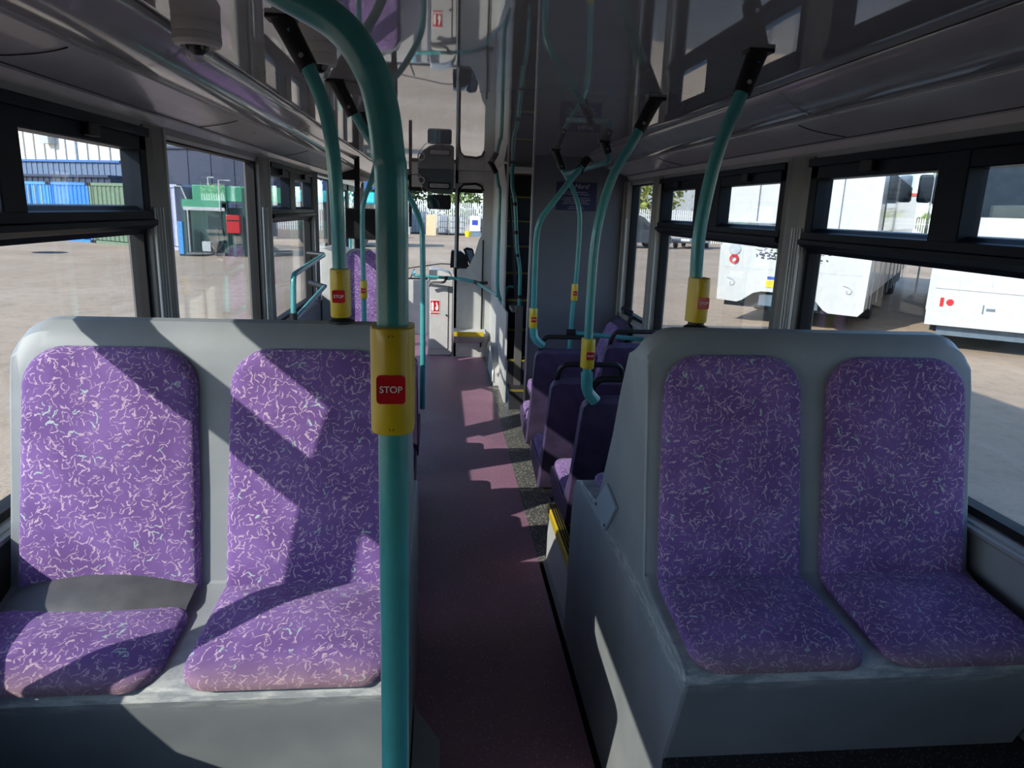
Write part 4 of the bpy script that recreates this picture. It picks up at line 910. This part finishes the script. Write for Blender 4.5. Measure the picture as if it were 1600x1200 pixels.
# trees and shrubs of small leaf faces
LEAF = plain('green_leaves', (0.13, 0.19, 0.035), 0.7, vary=0.4, nscale=1.5); LEAF_D = plain('dark_leaves', (0.035, 0.065, 0.022), 0.7, vary=0.4, nscale=1.5); BARK = plain('bark', (0.08, 0.06, 0.045), 0.9)  # leaf greens differ from tree to tree
LEAF_Y = plain('yellow_green_leaves', (0.27, 0.29, 0.055), 0.7, vary=0.4, nscale=1.5)
def tree(label, x, y, h, w, mat, n=900, seed=1, trunk=True, low=0.25, ls=0.22, cone=False, group=None):
    rr = random.Random(seed); t = thing('tree', label, 'tree', (x, y, GZ), group=group)
    m = MB(); blobs = []
    for k in range(9):
        a = rr.random()*6.283; zz = low+(1-low)*(0.12+0.76*rr.random())
        q = (1-zz)*1.2 if cone else 1.0
        blobs.append((x+math.cos(a)*w*0.30*q, y+math.sin(a)*w*0.30*q, GZ+h*zz, w*(0.20+0.12*rr.random())*max(0.3, q)))
    for k in range(n):
        b = blobs[rr.randrange(9)]; d = Vector((rr.gauss(0, 1), rr.gauss(0, 1), rr.gauss(0, 1))).normalized()*b[3]*(0.55+0.55*rr.random())
        c = Vector(b[:3])+d; u = Vector((rr.gauss(0, 1), rr.gauss(0, 1), rr.gauss(0, 1))).normalized(); v_ = u.cross(Vector((rr.gauss(0, 1), rr.gauss(0, 1), rr.gauss(0, 1)))).normalized(); s_ = ls*(0.6+0.8*rr.random())
        m.add([c-u*s_, c+v_*s_*0.55, c+u*s_, c-v_*s_*0.55], [(0, 1, 2, 3)])
    m.build('foliage', mat, t)
    m = MB(); m.tube([(x, y, GZ), (x+0.05*w, y, GZ+h*0.4), (x, y, GZ+h*0.75)], 0.12+0.015*h, 8, r2=0.05)
    for k in range(4):
        b = blobs[k]; m.tube([(x, y, GZ+h*0.3), tuple(b[:3])], 0.07, 6, r2=0.02)
    m.build('trunk', BARK, t); return t
tree('yellow-green leafy tree behind the palisade fence, above the dark van', 17.5, 60.5, 6.4, 5.4, LEAF_Y, 1500, 2)
tree('yellow-green tree behind the fence, in the upper pane behind a teal pole', 23.5, 58.0, 6.2, 6.5, LEAF_Y, 1700, 3)
tree('slim bright green conifer standing between the two white coaches', 41.5, 58.5, 8.5, 3.4, LEAF, 1400, 4, cone=True, low=0.05, ls=0.25)
tree('light green tree beyond the front fence, above the dark bin', 3.4, 64.0, 6.2, 7.5, LEAF, 1900, 5, low=0.2)
tree('green shrub beyond the front fence, left of the interior mirror', -3.2, 64.5, 5.6, 6.5, LEAF_D, 1500, 6, low=0.1)
tree('small green tree against the blue warehouse seen past the front left window', -12.8, 56, 5.6, 3.6, LEAF, 1100, 8, low=0.1)
tree('low hedge shrub at the foot of the fence right of the conifer', 45.5, 52.5, 3.6, 6.0, LEAF_Y, 900, 9, low=0.0)

# buildings
def cladding(name, label, cat, x0, y0, x1, y1, depth, h, mat, roofmat=None, pitch=0.9, z0=0.0, extra=None, riblen=0.035):
    """ribbed facade from (x0,y0) to (x1,y1), a closed box behind it"""
    p0, p1 = Vector((x0, y0, GZ)), Vector((x1, y1, GZ)); d = p1-p0; L = d.length; d.normalize(); nn = Vector((-d.y, d.x, 0))
    t = thing(name, label, cat, (x0, y0, GZ))
    def bx(m, a, b, u, v, z0_, z1_):
        q = [p0+d*a+nn*u, p0+d*b+nn*u, p0+d*b+nn*v, p0+d*a+nn*v]
        vs = [w_+Vector((0, 0, z0_)) for w_ in q]+[w_+Vector((0, 0, z1_)) for w_ in q]
        m.add(vs, [(0, 3, 2, 1), (4, 5, 6, 7), (0, 1, 5, 4), (1, 2, 6, 5), (2, 3, 7, 6), (3, 0, 4, 7)])
    m = MB(); bx(m, 0, L, 0, depth, z0, h); k = pitch/2
    while k < L: bx(m, k, k+pitch*0.28, -riblen, 0, z0, h); k += pitch
    m.build('wall', mat, t)
    m = MB(); bx(m, -0.1, L+0.1, -0.15, depth+0.1, h, h+0.3 if depth > 4 else h+0.12); m.build('roof', roofmat or mat, t)
    if extra: extra(t, bx)
    return t
CREAM = plain('cream_cladding', (0.62, 0.60, 0.54), 0.6, vary=0.06); CREAMY = plain('yellow_cladding', (0.72, 0.55, 0.28), 0.6, vary=0.05)
BLUEC = plain('blue_grey_cladding', (0.12, 0.17, 0.27), 0.6); BLUER = plain('blue_roof', (0.05, 0.15, 0.42), 0.5)
NAVYC = plain('navy_cladding', (0.025, 0.035, 0.075), 0.6); WHITC = plain('white_cladding', (0.46, 0.47, 0.46), 0.6)
def yellow_bit(t, bx):
    m = MB(); bx(m, 0, 3.6, -0.12, 0, 3.5, 9.6); m.build('yellow_panel', CREAMY, t)
    m = MB(); bx(m, 15.5, 16.4, -0.6, 0, 5.5, 7.8); m.build('cabinet', LGREY, t)
cladding('warehouse', 'large cream ribbed warehouse behind the blue containers', 'building', -42, 64, -19, 51.5, 8, 9.8, CREAM, None, 1.1, extra=yellow_bit, riblen=0.10)
cladding('blue_unit', 'long blue-grey ribbed unit with bright blue roof edge above the containers', 'building', -31.5, 49.4, -18.2, 43.6, 2.2, 3.85, BLUEC, BLUER, 0.42, z0=0.0)
cladding('navy_unit', 'low navy container row directly behind the blue and green containers', 'building', -27.0, 45.0, -16.6, 38.4, 2.0, 2.90, NAVYC, None, 0.5)
cladding('dark_warehouse', 'very dark navy warehouse behind the green fuel tank', 'building', -17.0, 44.5, -9.4, 41.65, 3, 4.75, NAVYC, None, 1.5)
cladding('blue_warehouse', 'blue fascia warehouse beyond the fence at the front left', 'building', -30, 84, -6, 88, 10, 8.0, BLUER, None, 1.2)
cladding('pale_warehouse', 'pale warehouse with a red roof edge beyond the fence, between the coaches', 'building', 42, 76, 66, 62, 10, 4.9, WHITC, plain('red_roof', (0.55, 0.08, 0.06), 0.5), 1.0)
cladding('white_works', 'tall white and blue-grey works building right of the conifer', 'building', 52, 56.5, 70, 46, 5, 4.6, WHITC, None, 2.2)
cladding('grey_shed', 'grey shed behind the tree at the narrow right window', 'building', 18, 74, 38, 74, 10, 5.6, WHITC, None, 1.6)

# shipping containers
def container(label, x, y, L, mat, yaw, H=2.55, doors=False, patch=True, seed=0):
    t = thing('shipping_container', label, 'shipping container', (x, y, GZ), rotz=yaw, group=None)
    W = 2.4; m = MB(); P = 0.28; n = int((L-0.24)/P)
    pts = []
    for k in range(n+1):
        a = 0.12+k*(L-0.24)/n; s_ = (L-0.24)/n
        pts += [(a, 0.03), (a+s_*0.30, 0.03), (a+s_*0.42, 0.075), (a+s_*0.85, 0.075)] if k < n else [(a, 0.03)]
    pl_ = pts+[(L-0.12, W-0.03), (0.12, W-0.03)]
    m.prism(pl_, 'z', 0.15, H-0.12); m.build('corrugated_walls', mat, t)
    m = MB()
    for xx in (0, L-0.14): 
        for yy in (0, W-0.14): m.box(xx, xx+0.14, yy, yy+0.14, 0, H)
    for z in (0.0, H-0.12):
        m.box(0, L, 0, 0.10, z, z+0.12); m.box(0, L, W-0.10, W, z, z+0.12); m.box(0, 0.1, 0, W, z, z+0.12); m.box(L-0.1, L, 0, W, z, z+0.12)
    m.box(0.05, L-0.05, 0.05, W-0.05, H-0.06, H-0.03); m.build('frame', mat, t)
    m = MB()
    for xx in (0.0, L-0.16):
        for z in (0, H-0.13): m.box(xx-0.01, xx+0.16, -0.02, 0.14, z, z+0.13)
    m.build('corner_casting', BLK, t)
    m = MB(); rr = random.Random(seed)
    if patch:
        for k in range(6): 
            xx = L*0.3+k*0.28
            m.box(xx, xx+0.16, 0.015, 0.024, H*0.52, H*0.52+0.18)
        m.build('white_markings', WHITE, t)
    if doors:
        m = MB()
        for k in range(4): m.tube([(0.3+k*0.55, -0.03, 0.2), (0.3+k*0.55, -0.03, H-0.15)], 0.03, 8)
        m.build('lock_rod', METAL, t)
    return t
CB1 = plain('azure_container_paint', (0.06, 0.27, 0.62), 0.5); CB2 = plain('blue_container_paint', (0.035, 0.20, 0.60), 0.5); CG = plain('olive_green_container_paint', (0.14, 0.20, 0.13), 0.6); CL = plain('lilac_container_paint', (0.36, 0.38, 0.55), 0.6)
yw = math.atan2(-4.4, 6.28)
ex = Vector((math.cos(yw), math.sin(yw), 0)); o0 = Vector((-19.9, 36.5, 0))
for L_, mt, lab, dd, pt in ((2.45, CB1, 'azure shipping container with lock rods, leftmost in the row', True, True), (3.0, CB2, 'bright blue shipping container between the azure and the olive green ones', False, True), (3.0, CG, 'olive green shipping container in the row outside the left window', False, True), (3.0, CL, 'pale lilac shipping container at the right end of the row', False, False)):
    container(lab, o0.x, o0.y, L_, mt, yw, doors=dd, patch=pt); o0 = o0+ex*(L_+0.06)

# green fuel tank enclosure
GREENP = plain('green_tank_paint', (0.035, 0.26, 0.14), 0.45); GREEND = plain('dark_green_paint', (0.01, 0.055, 0.045), 0.5)
t = thing('fuel_tank', 'green fuel tank cabinet with an open bay and hoses, left of the red box', 'fuel tank', (-8.6, 27.6, GZ))
def gb(m, x0, x1, y0, y1, z0_, z1_): return m.box(x0, x1, y0, y1, GZ+z0_, GZ+z1_)
m = MB(); gb(m, -9.5, -8.1, 28.2, 30.4, 0.1, 1.72); m.build('rear_casing', GREEND, t)
m = MB(); gb(m, -9.2, -6.0, 27.6, 30.4, 1.95, 2.52); m.build('upper_tank', GREENP, t, bevel=0.03)
m = MB(); gb(m, -9.55, -8.0, 27.5, 27.6, 1.70, 2.0); m.build('canopy', GREENP, t)
m = MB(); gb(m, -9.5, -8.05, 27.45, 27.5, 1.62, 1.74); m.build('pale_lintel', WHITC, t)
m = MB(); gb(m, -9.55, -9.47, 27.6, 27.7, 0, 1.95); m.build('post', GREEND, t)
m = MB(); gb(m, -8.14, -7.98, 27.5, 27.7, 0, 1.95); m.build('post', GREEND, t)
m = MB(); gb(m, -7.45, -7.05, 27.55, 27.9, 0, 2.45); m.build('post', GREEND, t)
m = MB(); gb(m, -9.5, -8.0, 27.5, 28.2, 0.0, 0.10); m.build('tray', PILL, t)
m = MB(); m.tube(crom([(-8.85, 27.8, GZ+0.5), (-8.5, 27.6, GZ+0.2), (-8.6, 27.3, GZ+0.05), (-9.1, 27.0, GZ+0.04), (-9.6, 27.1, GZ+0.04)], 6), 0.035, 8); m.build('hose', BLK, t)
m = MB(); m.tube(crom([(-8.3, 27.6, GZ+0.25), (-8.35, 27.55, GZ+0.9), (-8.2, 27.5, GZ+1.0), (-8.15, 27.45, GZ+0.5), (-8.45, 27.4, GZ+0.1)], 6), 0.03, 8); m.build('hose', BLK, t)
m = MB(); gb(m, -9.0, -8.7, 27.7, 28.0, 0.15, 0.5); m.build('pump', WHITC, t)
m = MB(); gb(m, -8.65, -8.3, 27.7, 28.0, 0.1, 0.45); m.build('pump', BLK, t)
m = MB(); m.tube([(-8.7, 27.9, GZ+2.5), (-8.7, 27.9, GZ+2.8), (-8.5, 27.9, GZ+2.8)], 0.03, 6); m.tube([(-8.2, 27.45, GZ+1.6), (-8.2, 27.45, GZ+2.7), (-7.8, 27.45, GZ+2.7)], 0.03, 6); m.build('vent_pipe', WHITC, t)
t = thing('red_box', 'red cabinet on a dark green post beside the fuel tank', 'cabinet', (-7.7, 27.4, GZ))
m = MB(); gb(m, -7.95, -7.48, 27.2, 27.5, 0.85, 1.50); m.build('case', RED, t, bevel=0.02)
m = MB(); gb(m, -7.78, -7.66, 27.3, 27.45, 0, 0.95); m.build('post', GREEND, t)
m = MB(); gb(m, -7.92, -7.50, 27.19, 27.2, 1.28, 1.32); m.build('lid_gap', BLK, t)
t = thing('navy_cabin', 'dark navy side cabin between the lilac container and the green fuel tank', 'cabin', (-9.9, 28.6, GZ))
m = MB(); m.prism([(-10.05, GZ), (-9.62, GZ), (-9.62, GZ+1.95), (-9.8, GZ+2.45), (-10.05, GZ+2.45)], 'y', 28.3, 29.6); m.build('casing', NAVYC, t, bevel=0.02)
m = MB(); m.tube([(-10.05, 28.27, GZ+2.45), (-9.8, 28.27, GZ+2.45), (-9.62, 28.27, GZ+1.97), (-9.62, 28.27, GZ)], 0.03, 6); m.build('edge_trim', LGREY, t)
t = thing('blue_post', 'bright blue upright post leaning in front of the navy cabin', 'post', (-9.4, 27.8, GZ))
m = MB(); gb(m, -9.83, -9.66, 27.7, 27.9, 0, 1.2); m.build('upright', CB1, t, bevel=0.01)

# things seen through the windscreen
t = thing('leaning_board', 'pale plywood board leaning in front of the tanks beyond the windscreen', 'board', (-0.9, 54.5, GZ))
m = MB(); m.prism([(54.2, GZ), (54.25, GZ), (54.95, GZ+1.5), (54.90, GZ+1.5)], 'x', -1.35, -0.60); m.build('board', plain('plywood', (0.62, 0.46, 0.26), 0.7), t)
def ibc(label, x, y, w=1.1, h=1.35, fill=WHITC):
    t = thing('storage_tank', label, 'tank', (x, y, GZ), group='caged tanks by the fence')
    m = MB(); m.box(x-w/2+0.05, x+w/2-0.05, y, y+1.0, GZ+0.15, GZ+h-0.1); m.build('plastic_tank', fill, t, bevel=0.06)
    m = MB()
    for k in range(6): xx = x-w/2+k*w/5; m.tube([(xx, y-0.03, GZ+0.1), (xx, y-0.03, GZ+h)], 0.015, 6)
    for k in range(4): zz = GZ+0.15+k*(h-0.2)/3; m.tube([(x-w/2, y-0.03, zz), (x+w/2, y-0.03, zz)], 0.015, 6)
    m.build('cage', METAL, t)
    m = MB(); m.box(x-w/2, x+w/2, y, y+1.0, GZ, GZ+0.12); m.build('pallet', BLK, t); return t
GBLUE = plain('grey_blue_plastic', (0.17, 0.24, 0.30), 0.5)
ibc('grey-blue caged tank just left of the leaning plywood board', -1.95, 56.3, 1.2, 1.75, GBLUE)
ibc('pale caged tank just right of the leaning plywood board', -0.05, 56.0, 0.8, 1.5, LGREY)
ibc('caged tank with pale upper half left of the dark wheeled bin', 1.0, 55.5, 1.2, 1.5, WHITC)
t = thing('portable_toilet', 'pale grey plastic cubicle behind the curved teal pole, left end of the tanks', 'cubicle', (-3.0, 55, GZ))
m = MB(); m.prism([(-3.6, GZ), (-2.55, GZ), (-2.6, GZ+1.55), (-2.85, GZ+1.9), (-3.3, GZ+1.9), (-3.55, GZ+1.55)], 'y', 55, 56.1); m.build('shell', WHITC, t, bevel=0.05)
m = MB(); m.box(-3.4, -2.75, 54.97, 55.0, GZ+0.3, GZ+1.1); m.build('door_panel', GBLUE, t)
t = thing('white_drum_box', 'white square tank with a blue label beyond the windscreen', 'tank', (2.5, 54.5, GZ))
m = MB(); m.box(1.95, 2.75, 54.5, 55.5, GZ+0.35, GZ+1.5); m.build('tank_body', WHITE, t, bevel=0.06)
m = MB(); m.box(2.08, 2.5, 54.48, 54.5, GZ+0.85, GZ+1.2); m.build('blue_label', plain('blue_label', (0.03, 0.06, 0.42), 0.5), t)
m = MB(); m.box(1.95, 2.75, 54.5, 55.5, GZ, GZ+0.33); m.build('plinth', GBLUE, t)
t = thing('wheeled_bin', 'dark grey wheeled bin right of the white tank with the blue label', 'bin', (3.3, 54.3, GZ))
m = MB(); m.prism([(2.85, GZ+0.1), (3.7, GZ+0.1), (3.85, GZ+1.2), (3.6, GZ+1.4), (3.0, GZ+1.45), (2.8, GZ+1.25)], 'y', 54.2, 55.3); m.build('bin_body', plain('dark_bin', (0.05, 0.052, 0.05), 0.6), t, bevel=0.04)
m = MB(); m.box(2.85, 3.0, 54.2, 54.4, GZ, GZ+0.14); m.box(3.55, 3.7, 54.2, 54.4, GZ, GZ+0.14); m.build('wheel', BLK, t)
t = thing('bucket', 'bright yellow bucket on the ground in front of the white tank', 'bucket', (1.75, 53.6, GZ))
MB().lathe([(0, 0.0), (0.18, 0.0), (0.27, 0.42), (0.25, 0.42), (0.17, 0.03)], (1.75, 53.6, GZ), 'z', 20).build('pail', plain('bright_yellow', (0.85, 0.68, 0.02), 0.4), t)
t = thing('parked_vehicle', 'turquoise-topped vehicle parked far ahead to the left', 'vehicle', (-5.5, 37, GZ))
TQ = plain('turquoise_paint', (0.04, 0.55, 0.60), 0.35)
m = MB(); m.box(-7.5, -3.4, 36, 38.2, GZ+2.05, GZ+2.62); m.build('upper_body', TQ, t, bevel=0.1)
m = MB(); m.box(-7.5, -3.4, 36, 38.2, GZ+0.35, GZ+1.2); m.build('lower_body', GREEND, t, bevel=0.05)
m = MB(); m.box(-7.45, -3.45, 36.05, 38.15, GZ+1.2, GZ+2.06); m.build('window_band', DARKW, t)
for k in (-6.6, -4.2): 
    MB().lathe([(0, -.1), (.45, -.1), (.45, .1), (0, .1)], (k, 36.0, GZ+0.45), 'y', 20).build('wheel', TYRE, t)
# drain cover patches and a light column in the yard
m = MB(); m.lathe([(0, 0.004), (0.55, 0.004)], (-14.0, 27.0, GZ), 'z', 24); tag(m.build('drain_cover', RUB), 'round dark drain cover in the gravel outside the left window', 'drain cover')
t = thing('lamp_post', 'thin grey lamp post in front of the cream warehouse', 'lamp post', (-23.2, 49.5, GZ))
m = MB(); m.tube([(-23.2, 49.5, GZ), (-23.2, 49.5, GZ+8.2)], 0.10, 8); m.build('column', LGREY, t)
m = MB(); m.box(-24.0, -22.4, 49.3, 49.7, GZ+6.6, GZ+7.1); m.build('lantern', LGREY, t, bevel=0.05)
